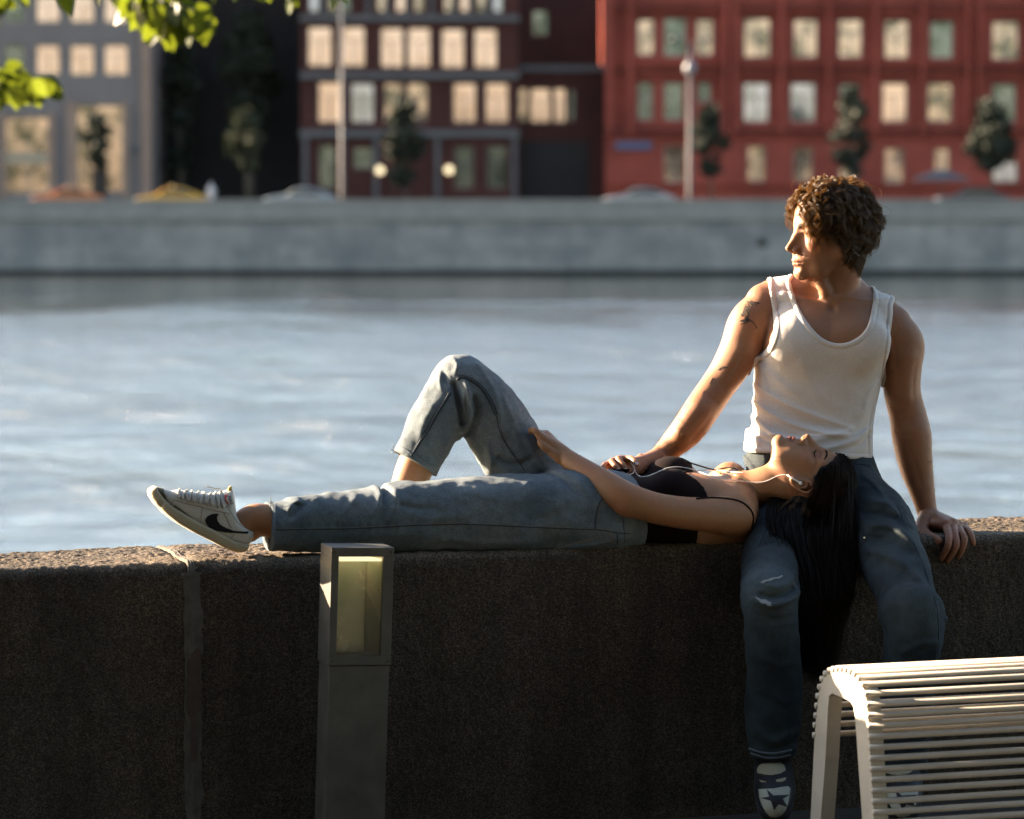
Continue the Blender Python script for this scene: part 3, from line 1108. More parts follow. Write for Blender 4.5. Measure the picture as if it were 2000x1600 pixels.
def car(label, u0, u1, paint, y=206.5, taxi=False):
    x0, x1 = P(u0, 380, y)[0], P(u1, 380, y)[0]
    xc, Lc = (x0 + x1) / 2, 4.5
    e = empty('parked_car', (xc, y, ZS), label, 'car', 'cars on the far embankment')
    z = ZS
    H = 1.46
    side = [(-2.2, .35), (-2.25, .62), (-2.05, .86), (-1.45, .95), (-.95, 1.02), (-.45, 1.36), (.0, H), (.75, H - .02), (1.35, 1.22), (1.85, 1.0), (2.2, .92), (2.25, .6), (2.2, .35)]
    m = MB()
    m.prism([(xc + a, z + b_) for a, b_ in side], y - .85, y + .85)
    m.build('body', paint, e, False, .12, 3)
    g = MB()
    for yy in (y - .862, y + .842):
        g.prism([(xc - .85, z + 1.0), (xc - .42, z + 1.30), (xc - .02, z + 1.38), (xc + .2, z + 1.38), (xc + .2, z + 1.0)], yy, yy + .02)
        g.prism([(xc + .27, z + 1.0), (xc + .27, z + 1.38), (xc + .72, z + 1.36), (xc + 1.25, z + 1.18), (xc + 1.45, z + 1.02)], yy, yy + .02)
    g.build('window', M_CARG, e)
    for dx in (-1.35, 1.35):
        for yy in (y - .88, y + .66):
            w_ = MB()
            w_.tube([(xc + dx, yy, z + .33), (xc + dx, yy + .22, z + .33)], .33, 18)
            t = w_.build('wheel', M_TYRE, e, True)
    for dx, mm in ((-2.2, M_HEADL), (2.16, M_TAILL)):
        for yy in (y - .72, y + .45):
            h = MB()
            h.box((xc + dx - .07, yy, z + .66), (xc + dx + .09, yy + .28, z + .82))
            h.build('headlight' if dx < 0 else 'tail_light', mm, e)
    if taxi:
        t = MB()
        t.box((xc - .05, y - .25, z + H + .02), (xc + .12, y + .25, z + H + .14))
        t.build('roof_sign', M_TAXI, e)
    return e


M_CARG = new_mat('car_glass', (.04, .045, .05), .08, 0)[0]
M_TYRE = new_mat('tyre', (.02, .02, .02), .8)[0]
M_HEADL = new_mat('headlight_glass', (.8, .8, .8), .15)[0]
M_TAILL = new_mat('tail_light_red', (.5, .02, .02), .2)[0]
M_TAXI = new_mat('taxi_sign', (.8, .75, .5), .4)[0]
def paint(n_, c): return new_mat(n_, c, .28, .0)[0]
P_OR, P_YE, P_SI, P_WH, P_DK = paint('paint_orange', (.42, .12, .025)), paint('paint_yellow', (.50, .27, .025)), paint('paint_silver', (.24, .27, .29)), paint('paint_pale', (.27, .28, .29)), paint('paint_dark', (.03, .035, .045))
car('orange taxi parked before the grey office block', 62, 200, P_OR, 206.5, True)
car('yellow taxi parked before the dark gap', 265, 405, P_YE, 206.5, True)
car('silver car parked left of the tall plain lamp post', 520, 655, P_SI)
car('pale grey car parked before the left end of the red brick house', 1185, 1312, P_WH)
car('dark car parked under the pale parasol', 1835, 1960, P_DK)
c = P(1838, 340, 214)
e = empty('parasol', (c[0], 214, ZS), 'pale flat parasol standing before the red brick house', 'parasol')
m = MB()
rr = 1.85
hub = np.array([c[0], 214, c[2] + .35])
ring = [(c[0] + rr * math.cos(a), 214 + rr * math.sin(a), c[2] - .28) for a in np.arange(8) / 8 * 6.283]
m.add([tuple(hub)] + ring + [(p_[0], p_[1], p_[2] - .18) for p_ in ring], [(0, 1 + i, 1 + (i + 1) % 8) for i in range(8)] + [(1 + i, 9 + i, 9 + (i + 1) % 8, 1 + (i + 1) % 8) for i in range(8)])
m.build('canopy', new_mat('canopy_cloth', (.09, .088, .10), .8)[0], e)
m = MB(); m.tube([(c[0], 214, ZS), (c[0], 214, c[2] + .3)], .05, 8); m.tube([(c[0], 214, ZS), (c[0], 214, ZS + .15)], .4, 12); m.build('pole', M_POLE, e)
c = P(412, 352, 209)
walker = empty('person', (c[0], 209, ZS), 'distant walker in a pale top on the far embankment beside the yellow taxi', 'person')
Sx = SDF((c[0] - .45, 208.6, ZS), (c[0] + .45, 209.4, ZS + 1.85), .03)
g0 = np.array([c[0], 209.0, ZS])
for s_ in (-1, 1):
    Sx.chain([g0 + (s_ * .09, -.05 * s_, .06), g0 + (s_ * .09, .02, .48), g0 + (s_ * .08, 0, .92)], [.05, .065, .09], .03)
    Sx.chain([g0 + (s_ * .19, 0, 1.42), g0 + (s_ * .25, .02, 1.15), g0 + (s_ * .24, -.10, .92)], [.05, .042, .035], .03)
Sx.chain([g0 + (0, 0, .95), g0 + (0, 0, 1.2), g0 + (0, 0, 1.40)], [.14, .13, .16], .05)
Sx.cone(g0 + (0, 0, 1.45), g0 + (0, 0, 1.58), .055, .05, .03)
Sx.ell(g0 + (0, 0, 1.67), (.085, .10, .115), .02)
V_, Q_ = Sx.mesh(1)
mesh_obj('body', V_, Q_, new_mat('walker_clothes', (.55, .56, .60), .8)[0], walker)
# ------------------------------------------------------------------ the granite parapet
def vnoise2(nx, ny, sx, sy, seed, oct=3, pers=.55):
    """value noise on an nx x ny grid, cell sizes sx, sy samples"""
    r = np.random.default_rng(seed)
    out = np.zeros((nx, ny))
    for o in range(oct):
        ax_, ay = sx / 2 ** o, sy / 2 ** o
        g = r.normal(size=(int(nx / ax_) + 3, int(ny / ay) + 3))
        for axn, (n, a) in enumerate(((nx, ax_), (ny, ay))):
            x = np.arange(n) / a
            i = x.astype(int)
            t = x - i
            t = t * t * (3 - 2 * t)
            t = t[:, None] if axn == 0 else t[None, :]
            g = np.take(g, i, axn) * (1 - t) + np.take(g, i + 1, axn) * t
        out += g * pers ** o
    return out


m, nt, b = new_mat('granite', (.2, .16, .12), .82, spec=.3)
v = coord(nt)
big = noise_tex(nt, v, 3.5, 4, .6)
mid = noise_tex(nt, v, 105, 5, .7, .3)
vo = nd(nt, 'TexVoronoi', Scale=500)
nt.links.new(v, vo.inputs['Vector'])
sepv = nd(nt, 'SeparateColor')
nt.links.new(vo.outputs['Color'], sepv.inputs[0])
grain = ramp(nt, [(.0, (.014, .011, .008)), (.30, (.034, .026, .019)), (.62, (.066, .051, .037)), (1.0, (.15, .122, .092))], sepv.outputs[0]).outputs[0]
c = mixc(nt, 1.0, grain, ramp(nt, [(.34, (.62, .60, .58)), (.62, (1.15, 1.12, 1.08))], mid).outputs[0], 'MULTIPLY')
c = mixc(nt, 1.0, c, ramp(nt, [(.3, (.80, .80, .84)), (.7, (1.10, 1.04, .95))], big).outputs[0], 'MULTIPLY')
st_ = coord(nt, 'Object', (5.0, 5.0, .55))
c = mixc(nt, 1.0, c, ramp(nt, [(.36, (.66, .64, .60)), (.52, (1.0, 1.0, 1.0)), (.70, (1.25, 1.24, 1.20))], noise_tex(nt, st_, 1.0, 5, .65, .4)).outputs[0], 'MULTIPLY')
c = mixc(nt, 1.0, c, ramp(nt, [(.40, (1.0, 1.0, 1.0)), (.66, (.72, .74, .70))], noise_tex(nt, v, 11, 6, .7)).outputs[0], 'MULTIPLY')
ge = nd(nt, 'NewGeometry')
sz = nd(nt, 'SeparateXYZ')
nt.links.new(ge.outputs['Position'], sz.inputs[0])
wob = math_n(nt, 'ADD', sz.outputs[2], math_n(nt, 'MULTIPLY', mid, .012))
sunlit_top = ramp(nt, [(.0, (0, 0, 0)), (1.0, (1, 1, 1))], math_n(nt, 'MULTIPLY', math_n(nt, 'SUBTRACT', wob, .688), 60.0)).outputs[0]
c = mixc(nt, sunlit_top, c, mixc(nt, 1.0, c, (2.15, 2.15, 2.15), 'MULTIPLY'))     # top lightened in colour to read as a sunlit strip
nt.links.new(c, b.inputs['Base Color'])
p = bump(nt, b, mid, .8, .006)
p = bump(nt, b, sepv.outputs[1], .35, .0015, p)
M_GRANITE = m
M_MORTAR = simple('mortar', (.055, .048, .038), (.115, .10, .080), 30, .9, .6, .004)
RC = .032


def wall_profile():
    """(y,z,weight) from the front foot over the top to the river side"""
    pts = []
    for z in np.arange(-.70, -RC, .0055): pts.append((-.2, z, .55, -1, 0))
    for a in np.linspace(0, math.pi / 2, 12): pts.append((-.2 + RC - RC * math.cos(a), -RC + RC * math.sin(a), .75, -math.cos(a), math.sin(a)))
    for y in np.arange(-.2 + RC + .003, .2 - RC, .0032): pts.append((y, 0, 1.0, 0, 1))
    for a in np.linspace(0, math.pi / 2, 8): pts.append((.2 - RC + RC * math.sin(a), -RC + RC * math.cos(a), .8, math.sin(a), math.cos(a)))
    pts.append((.2, -.3, .3, 1, 0))
    pts.append((.2, -4.6, .3, 1, 0))
    return np.array(pts)


XJ = W(376, 1100, -.2)[0]
pr = wall_profile()


def stone(name, xa, xb, seed, fine=True, parent=None):
    h = .0032 if fine else .05
    xs = np.arange(xa, xb + h * .5, h)
    nx, ny = len(xs), len(pr)
    d = (vnoise2(nx, ny, 3.2, 2.6, seed, 2, .6) * .00105 + vnoise2(nx, ny, 12, 9, seed + 1, 3) * .0011 + vnoise2(nx, ny, 90, 60, seed + 2, 2) * .0016) if fine else np.zeros((nx, ny))
    pit = vnoise2(nx, ny, 4.5, 3.5, seed + 5, 2)
    if fine: d -= .0030 * np.clip(pit - .9, 0, 1)
    d = d * pr[None, :, 2]
    # arrised ends
    e_ = np.minimum(xs - xs[0], xs[-1] - xs) if fine else np.ones(nx)
    d -= (.006 * np.exp(-e_ / .006))[:, None]
    V = np.zeros((nx, ny, 3))
    V[..., 0] = xs[:, None]
    V[..., 1] = pr[None, :, 0] + d * pr[None, :, 3]
    V[..., 2] = pr[None, :, 1] + d * pr[None, :, 4]
    idx = np.arange(nx * ny).reshape(nx, ny)
    f = np.stack([idx[:-1, :-1], idx[1:, :-1], idx[1:, 1:], idx[:-1, 1:]], -1).reshape(-1, 4)
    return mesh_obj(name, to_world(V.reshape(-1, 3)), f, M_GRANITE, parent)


parapet = empty('parapet', tuple(to_world((0, 0, -.7))), 'brown granite river parapet with a rough sunlit top and a mortared joint', 'parapet')
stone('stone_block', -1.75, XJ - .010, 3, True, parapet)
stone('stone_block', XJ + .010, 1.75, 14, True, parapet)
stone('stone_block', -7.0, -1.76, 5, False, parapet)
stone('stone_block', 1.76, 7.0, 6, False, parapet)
# mortar: a ragged smear over the joint, two thin raised lips on top
nx, ny = 26, len(pr)
r = np.random.default_rng(4)
xs = np.linspace(-1, 1, nx)
wv = .010 + (.006 * np.abs(vnoise2(1, ny, 1, 16, 31, 3)[0]) + .009) * (pr[:, 4] < .2)
ctr = vnoise2(1, ny, 1, 40, 33, 2)[0] * .0035
V = np.zeros((nx, ny, 3))
dn = vnoise2(nx, ny, 3, 6, 35, 2) * .0006
lip = .0022 * np.exp(-((np.abs(xs)[:, None] - .62) / .18) ** 2) * (pr[None, :, 4] > .2) + .0022 * np.exp(-(xs[:, None] / .5) ** 2)
edge = -.004 * (np.abs(xs)[:, None] > .97)
d = dn + lip + edge + .0008
V[..., 0] = XJ + ctr[None, :] + xs[:, None] * wv[None, :]
V[..., 1] = pr[None, :, 0] + d * pr[None, :, 3]
V[..., 2] = pr[None, :, 1] + d * pr[None, :, 4]
idx = np.arange(nx * ny).reshape(nx, ny)
f = np.stack([idx[:-1, :-1], idx[1:, :-1], idx[1:, 1:], idx[:-1, 1:]], -1).reshape(-1, 4)
mesh_obj('mortar_joint', to_world(V.reshape(-1, 3)), f, M_MORTAR, parapet)
# old cracked filler in the middle of the joint
M_FILL = simple('old_filler', (.05, .033, .024), (.08, .052, .038), 20, .9, .5, .003)
fp = np.array([(384, 1266), (391, 1268), (393, 1290), (390, 1320), (394, 1350), (392, 1380), (386, 1392), (385, 1420), (387, 1450), (384, 1486), (373, 1487), (372, 1450), (374, 1410), (367, 1392), (365, 1370), (370, 1340), (368, 1300), (372, 1280)], float)
mm = MB()
vv = [W(u, v_, -.2045) for u, v_ in fp]
mm.add([tuple(to_world(q_)) for q_ in vv] + [tuple(to_world(q_ + np.array([0, .004, 0]))) for q_ in vv], [list(range(len(vv)))[::-1]] + [(i, (i + 1) % len(vv), (i + 1) % len(vv) + len(vv), i + len(vv)) for i in range(len(vv))])
mm.build('joint_filler', M_FILL, parapet)

# ------------------------------------------------------------------ bollard lamp in front of the wall
M_BOL = simple('bollard_paint', (.058, .053, .043), (.094, .086, .069), 14, .55, .25, .0015)
YF = -.385                                        # its front face
bl0, br0 = W(648, 1072, YF), W(770, 1072, YF)
bw = br0[0] - bl0[0]
ztop = W(700, 1070, YF)[2]
xm = (bl0[0] + br0[0]) / 2
bol = empty('bollard_light', tuple(to_world((xm, YF + .05, -.70))), 'grey-olive metal bollard light with a tall glass window standing in front of the parapet', 'bollard')
bpy.context.view_layer.update()
TL = Matrix.Translation(Vector((xm, 0, ztop))) @ Matrix.Rotation(R(1.9), 4, 'Y') @ Matrix.Translation(Vector((-xm, 0, -ztop)))
MBO = MW @ TL
x0, x1 = bl0[0], br0[0]
yf, yb_ = YF, YF + .105
zb0 = W(700, 1300, YF)[2]
wl0, wr0 = W(663, 1100, YF)[0], W(750, 1100, YF)[0]
wt, wbm = W(700, 1088, YF)[2], W(700, 1282, YF)[2]
m = MB()
m.box((x0, yf, wt), (x1, yb_, ztop), MBO)
m.box((x0, yf, zb0), (x1, yb_, wbm), MBO)
m.box((x0, yf, wbm), (wl0, yb_, wt), MBO)
m.box((wr0, yf, wbm), (x1, yb_, wt), MBO)
hd = m.build('head_frame', M_BOL, bol, False, .0012, 2)
m = MB(); m.box((x0 + .003, yf + .003, -.70), (x1 - .003, yb_ - .003, zb0 - .0015), MBO); m.build('post', M_BOL, bol, False, .002, 2)
m = MB(); m.box((x0 - .02, yf - .02, -.70), (x1 + .02, yb_ + .02, -.692), MBO); m.build('base_plate', M_BOL, bol, False, .001, 1)
M_REFL, nt, b = new_mat('reflector', (.62, .58, .42), .22, 0.35)
v = coord(nt)
n = noise_tex(nt, v, 9, 3, .6)
nt.links.new(ramp(nt, [(.3, (.50, .58, .34)), (.7, (.86, .78, .56))], n).outputs[0], b.inputs['Base Color'])  # green-to-cream colour imitates greenery reflected in the glass
nt.links.new(ramp(nt, [(.3, (.16,) * 3), (.7, (.32,) * 3)], n).outputs[0], b.inputs['Roughness'])
bump(nt, b, noise_tex(nt, v, 420, 3), .35, .0012)
M_TUBE, nt, b = new_mat('lamp_tube', (.85, .75, .6), .4)
b.inputs['Emission Color'].default_value = (1.0, .80, .48, 1)
b.inputs['Emission Strength'].default_value = 0.2
M_GLASS, nt, b = new_mat('dusty_glass', (.9, .92, .88), .06)
b.inputs['Transmission Weight'].default_value = .95
b.inputs['IOR'].default_value = 1.2
m = MB(); m.box((wl0, yf + .075, wbm), (wr0, yf + .080, wt), MBO); m.build('reflector', M_REFL, bol)
for xa in (wr0 - .022,):
    m = MB()
    m.add([tuple(MBO @ Vector(q_)) for q_ in ((xa, yf + .070, wbm), (xa, yf + .070, wt), (wr0 - .001, yf + .010, wt), (wr0 - .001, yf + .010, wbm))], [(0, 1, 2, 3)])
    m.build('reflector', M_REFL, bol)
m = MB(); m.box((wl0 + .002, yf + .012, wt - .012), (wr0 - .002, yf + .07, wt - .006), MBO); m.build('lamp_tube', M_TUBE, bol)
m = MB(); m.box((wl0 + .0005, yf + .006, wbm + .0005), (wr0 - .0005, yf + .0085, wt - .0005), MBO); m.build('glass', M_GLASS, bol)
M_SCREW = new_mat('screw', (.06, .05, .04), .5, .8)[0]
for u in (x0 + .008, x1 - .008):
    for z in (zb0 + .010, ztop - .010):
        m = MB()
        m.tube([tuple(MBO @ Vector((u, yf - .0008, z))), tuple(MBO @ Vector((u, yf + .002, z)))], .0028, 10)
        m.build('screw', M_SCREW, bol, True)

# ------------------------------------------------------------------ slatted metal bench
M_BENCH, nt, b = new_mat('bench_paint', (.48, .43, .36), .5)
v = coord(nt)
n = noise_tex(nt, v, 12, 4, .6)
nt.links.new(ramp(nt, [(.3, (.43, .385, .32)), (.7, (.52, .465, .39))], n).outputs[0], b.inputs['Base Color'])
bump(nt, b, noise_tex(nt, v, 300, 3), .15, .001)
xb = W(1606, 1345, -.86)[0]


def Wx(u, v_, xq):
    d = ray(u, v_)
    t = (xq + 8.34 * SY) / (d[0] * CY + d[1] * SY)
    return to_local(np.array([d[0] * t, d[1] * t, CAMZ + d[2] * t]))


outer = [(1583, 1600), (1591, 1440), (1597, 1370), (1601, 1345), (1607, 1326), (1618, 1314), (1636, 1309), (1655, 1312), (1671, 1322), (1683, 1337), (1690, 1358), (1694, 1390), (1700, 1480), (1707, 1600)]
inner = [(1684, 1600), (1677, 1500), (1670, 1400), (1666, 1378), (1660, 1370), (1645, 1363), (1625, 1354), (1619, 1360), (1617, 1385), (1612, 1480), (1603, 1600)]
oq = [Wx(u, v_, xb)[1:] for u, v_ in outer]
iq = [Wx(u, v_, xb)[1:] for u, v_ in inner]


def ext(p, q, z=-.70):
    t = (z - q[1]) / (p[1] - q[1])
    return q + (p - q) * t


oq = [ext(oq[0], oq[1])] + oq + [ext(oq[-1], oq[-2])]
iq = [ext(iq[0], iq[1])] + iq + [ext(iq[-1], iq[-2])]
bench = empty('bench', tuple(to_world((xb + .9, oq[0][0] - .15, -.70))), 'cream painted metal bench of close round rods with a narrow arched end frame', 'bench')
LB = 1.9
oc = catmull(np.array(oq)[1:-1], 4)
oc = np.vstack([oq[0], oc, oq[-1]])
poly = [tuple(p) for p in oc] + [tuple(p) for p in iq[::-1][:]]
poly = [tuple(p) for p in oc] + [tuple(p) for p in iq]


def plate(xa, xc_, name):
    m = MB()
    n_ = len(oc)
    ni = len(iq)
    pts = [tuple(to_world((xa, p[0], p[1]))) for p in poly] + [tuple(to_world((xc_, p[0], p[1]))) for p in poly]
    # quads between outer and inner lines
    f = []
    N = len(poly)
    ii = np.round(np.linspace(0, ni - 1, n_)).astype(int)[::-1]
    for side, off in ((0, 0), (1, N)):
        for a in range(n_ - 1):
            ia, ib = n_ + (ni - 1 - ii[a]) if False else n_ + (ni - 1 - ii[a]), n_ + (ni - 1 - ii[a + 1])
            q_ = [a + off, a + 1 + off, ib + off, ia + off]
            q_ = list(dict.fromkeys(q_))
            f.append(q_ if side == 0 else q_[::-1])
    for a in range(n_ - 1): f.append([a, a + N, a + 1 + N, a + 1])
    for a in range(ni - 1): f.append([n_ + a, n_ + a + 1, n_ + a + 1 + N, n_ + a + N])
    m.add(pts, f)
    return m.build(name, M_BENCH, bench)


iq = iq[::-1]
poly = [tuple(p) for p in oc] + [tuple(p) for p in iq]
plate(xb, xb + .035, 'end_frame')
plate(xb + LB, xb + LB + .035, 'end_frame')
Lo = np.r_[0, np.cumsum(np.linalg.norm(np.diff(oc, axis=0), axis=1))]
s0 = np.interp(Wx(1592, 1424, xb)[2], oc[:8, 1], Lo[:8]) if False else None
start = [i for i in range(len(oc)) if oc[i][1] < Wx(1592, 1424, xb)[2]]
k0 = max(i for i in start if i < len(oc) // 2)
s_ = Lo[k0] + .004
rods = 0
tn = np.gradient(oc, axis=0)
while s_ < Lo[-1] - .10:
    pz = np.array([np.interp(s_, Lo, oc[:, 0]), np.interp(s_, Lo, oc[:, 1])])
    tt2 = _n(np.array([np.interp(s_, Lo, tn[:, 0]), np.interp(s_, Lo, tn[:, 1])]))
    nn2 = np.array([-tt2[1], tt2[0]])
    cen = np.array([oq[0][0] * .5 + oq[-1][0] * .5, -.4])
    if (pz - cen) @ nn2 < 0: nn2 = -nn2
    c_ = pz + nn2 * .0035
    m = MB()
    m.tube([to_world((xb - .003, c_[0], c_[1])), to_world((xb + LB * .5, c_[0], c_[1])), to_world((xb + LB + .038, c_[0], c_[1]))], .0074, 10)
    m.build('rod', M_BENCH, bench, True)
    rods += 1
    s_ += .0245 if pz[1] < -.19 else .0175
print('rods', rods)

# ------------------------------------------------------------------ near trees
def leaf_shape(m, base, d, nrm, L, wd, fold=.25, droop=.25):
    d, nrm = _n(d), _n(nrm)
    nrm = _n(nrm - d * (nrm @ d))
    sd = np.cross(d, nrm)
    prof = [(0, .06), (.12, .50), (.3, .92), (.5, 1.0), (.7, .78), (.88, .38), (1.0, .02)]
    vs, fs = [], []
    for t, w_ in prof:
        c = base + d * L * t - nrm * droop * L * t * t
        vs += [c - sd * wd * w_ + nrm * fold * wd * w_, c, c + sd * wd * w_ + nrm * fold * wd * w_]
    for i in range(len(prof) - 1):
        a = i * 3
        fs += [(a, a + 1, a + 4, a + 3), (a + 1, a + 2, a + 5, a + 4)]
    m.add(vs, fs)


r = np.random.default_rng(12)
near = empty('tree', (-2.6, 3.2, 0), 'tree whose sunlit yellow-green leaf sprays hang into the upper left corner', 'tree')
tm_ = MB()
tm_.tube(catmull([(-2.6, 3.2, 0), (-2.55, 3.25, 1.2), (-2.4, 3.5, 2.4), (-2.1, 4.0, 3.6), (-1.8, 4.4, 4.6)], 4), np.linspace(.17, .09, 17), 12)
br_pts = [[(-2.35, 3.6, 2.6), (-1.9, 4.6, 2.6), (-1.4, 5.4, 2.35), P(150, -120, 5.6)], [(-2.35, 3.6, 2.6), (-1.8, 4.8, 2.4), P(-80, 60, 5.5)], [(-2.1, 4.0, 3.6), (-1.3, 4.9, 2.9), P(300, -150, 5.7)], [(-2.1, 4.0, 3.6), (-1.0, 5.0, 3.0), P(640, -120, 5.8)]]
for q_ in br_pts:
    c_ = catmull(q_, 5)
    tm_.tube(c_, np.linspace(.05, .006, len(c_)), 7)
tm_.build('trunk', M_BARK, near, True)
lm = MB()


def spray(u, v_, y, n, du, dv, L=(38, 62), dirv=(0.1, 0, -1), seed=0):
    r = np.random.default_rng(seed)
    for i in range(n):
        p_ = P(u + r.uniform(-du, du), v_ + r.uniform(-dv, dv), y + r.normal() * .06)
        d = np.array(dirv) + r.normal(size=3) * (.45, .35, .3)
        Lm = r.uniform(*L) / FPX * y
        leaf_shape(lm, p_, d, np.array((r.normal() * .8, -1, r.normal() * .5)), Lm, Lm * r.uniform(.26, .36), r.uniform(-.1, .5), r.uniform(-.1, .35))


spray(345, 20, 5.6, 34, 45, 26, (42, 70), (.25, 0, -1), 1)
spray(300, 0, 5.65, 26, 55, 18, (36, 58), (-.1, 0, -1), 2)
spray(385, 18, 5.55, 10, 18, 22, (30, 52), (.45, 0, -1), 3)
spray(262, -2, 5.6, 8, 14, 10, (24, 36), (-.3, 0, -1), 4)
spray(15, 148, 5.5, 26, 32, 22, (36, 60), (.5, 0, -.8), 5)
spray(60, 160, 5.45, 16, 26, 14, (34, 54), (.7, 0, -.9), 6)
spray(22, 128, 5.5, 4, 14, 4, (26, 40), (1, 0, .05), 7)
spray(572, -6, 5.7, 5, 12, 6, (22, 34), (.2, 0, -1), 8)
spray(5, -4, 5.6, 6, 16, 6, (16, 30), (0, 0, -1), 9)
spray(-60, 60, 5.5, 60, 40, 120, (40, 60), (.3, 0, -1), 10)
spray(250, -120, 5.6, 160, 420, 90, (40, 66), (.1, 0, -1), 11)
for q_ in ([(-40, 90), (0, 132), (40, 150), (80, 172)], [(200, -100), (280, -20), (330, 20), (370, 50)], [(300, -60), (350, 0), (385, 25)]):
    tm2 = [P(a, b_, 5.55) for a, b_ in q_]
    lm.tube(catmull(tm2, 5), .0022, 5, False)
lm.build('leaves', M_LEAFN, near, True)
# unseen dense trees added behind the camera to shade this side
PT = [(-6.5, -3, 5.2, 3.4, 'leaning left of the viewer'), (-1.5, -5, 5.6, 3.6, ''), (4, -4.5, 5.4, 3.6, ''), (9.5, -2.5, 5.2, 3.6, ''), (-12, -7, 6.5, 4.4, ''), (14.5, 1, 5.6, 3.8, ''),
      (2.2, 0.6, 6.6, 3.0, ''), (-3.6, 0.2, 6.9, 2.9, ''), (7.4, 2.4, 6.2, 3.0, ''), (-8.5, 1.0, 6.6, 2.6, ''), (1, -10, 5.5, 4.2, ''), (-7, -11, 5.5, 4.2, ''), (9, -10, 5.5, 4.2, '')]
for i, (x, y, h, rr, _) in enumerate(PT):
    r = np.random.default_rng(50 + i)
    e = empty('shade_tree', (x, y, 0), 'dense park tree added out of view behind the camera to block skylight', 'tree', 'trees added behind the viewer to block skylight')
    cl = [(np.array([x, y, h]) + r.normal(size=3) * (rr * .5, rr * .5, rr * .38), rr * r.uniform(.3, .5)) for k in range(22)]
    v_, f_ = leaf_cloud(9000, .22, cl, 60 + i)
    mesh_obj('crown', v_, f_, M_LEAFD, e, False)
    m = MB()
    m.tube(catmull([(x, y, 0), (x + .1, y, h * .35), (x - .1, y + .1, h * .8)], 4), np.linspace(.28, .12, 9), 10)
    for k in range(7): m.tube([(x, y, h * (.35 + .05 * k)), tuple(cl[k][0])], [.09, .02], 6)
    m.build('trunk', M_BARK, e, True)

# clipped hedge added out of view to block low light from behind
r = np.random.default_rng(77)
v_, f_ = leaf_cloud(16000, .16, [(np.array([x, -15 + r.normal() * .3, z]), .95) for x in np.arange(-26, 27, 1.1) for z in (.6, 1.4, 2.2)], 91)
hg = mesh_obj('hedge', v_, f_, M_LEAFD, None, False)
tag(hg, 'dark clipped hedge added out of view behind the viewer to block low light', 'hedge')
# ------------------------------------------------------------------ head
class Frame:
    def __init__(s, o, fwd, up, sc=1.0):
        s.o = np.asarray(o, float)
        s.F = _n(fwd)
        up = np.asarray(up, float)
        s.U = _n(up - s.F * (up @ s.F))
        s.L = np.cross(s.U, s.F)
        s.s = sc

    def p(s, x, y, z):
        return s.o + s.s * (x * s.F + y * s.L + z * s.U)

    def inv(s, q):
        q = (np.asarray(q) - s.o) / s.s
        return np.stack([q @ s.F, q @ s.L, q @ s.U], -1)

    @property
    def A(s):
        return np.stack([s.F, s.L, s.U])


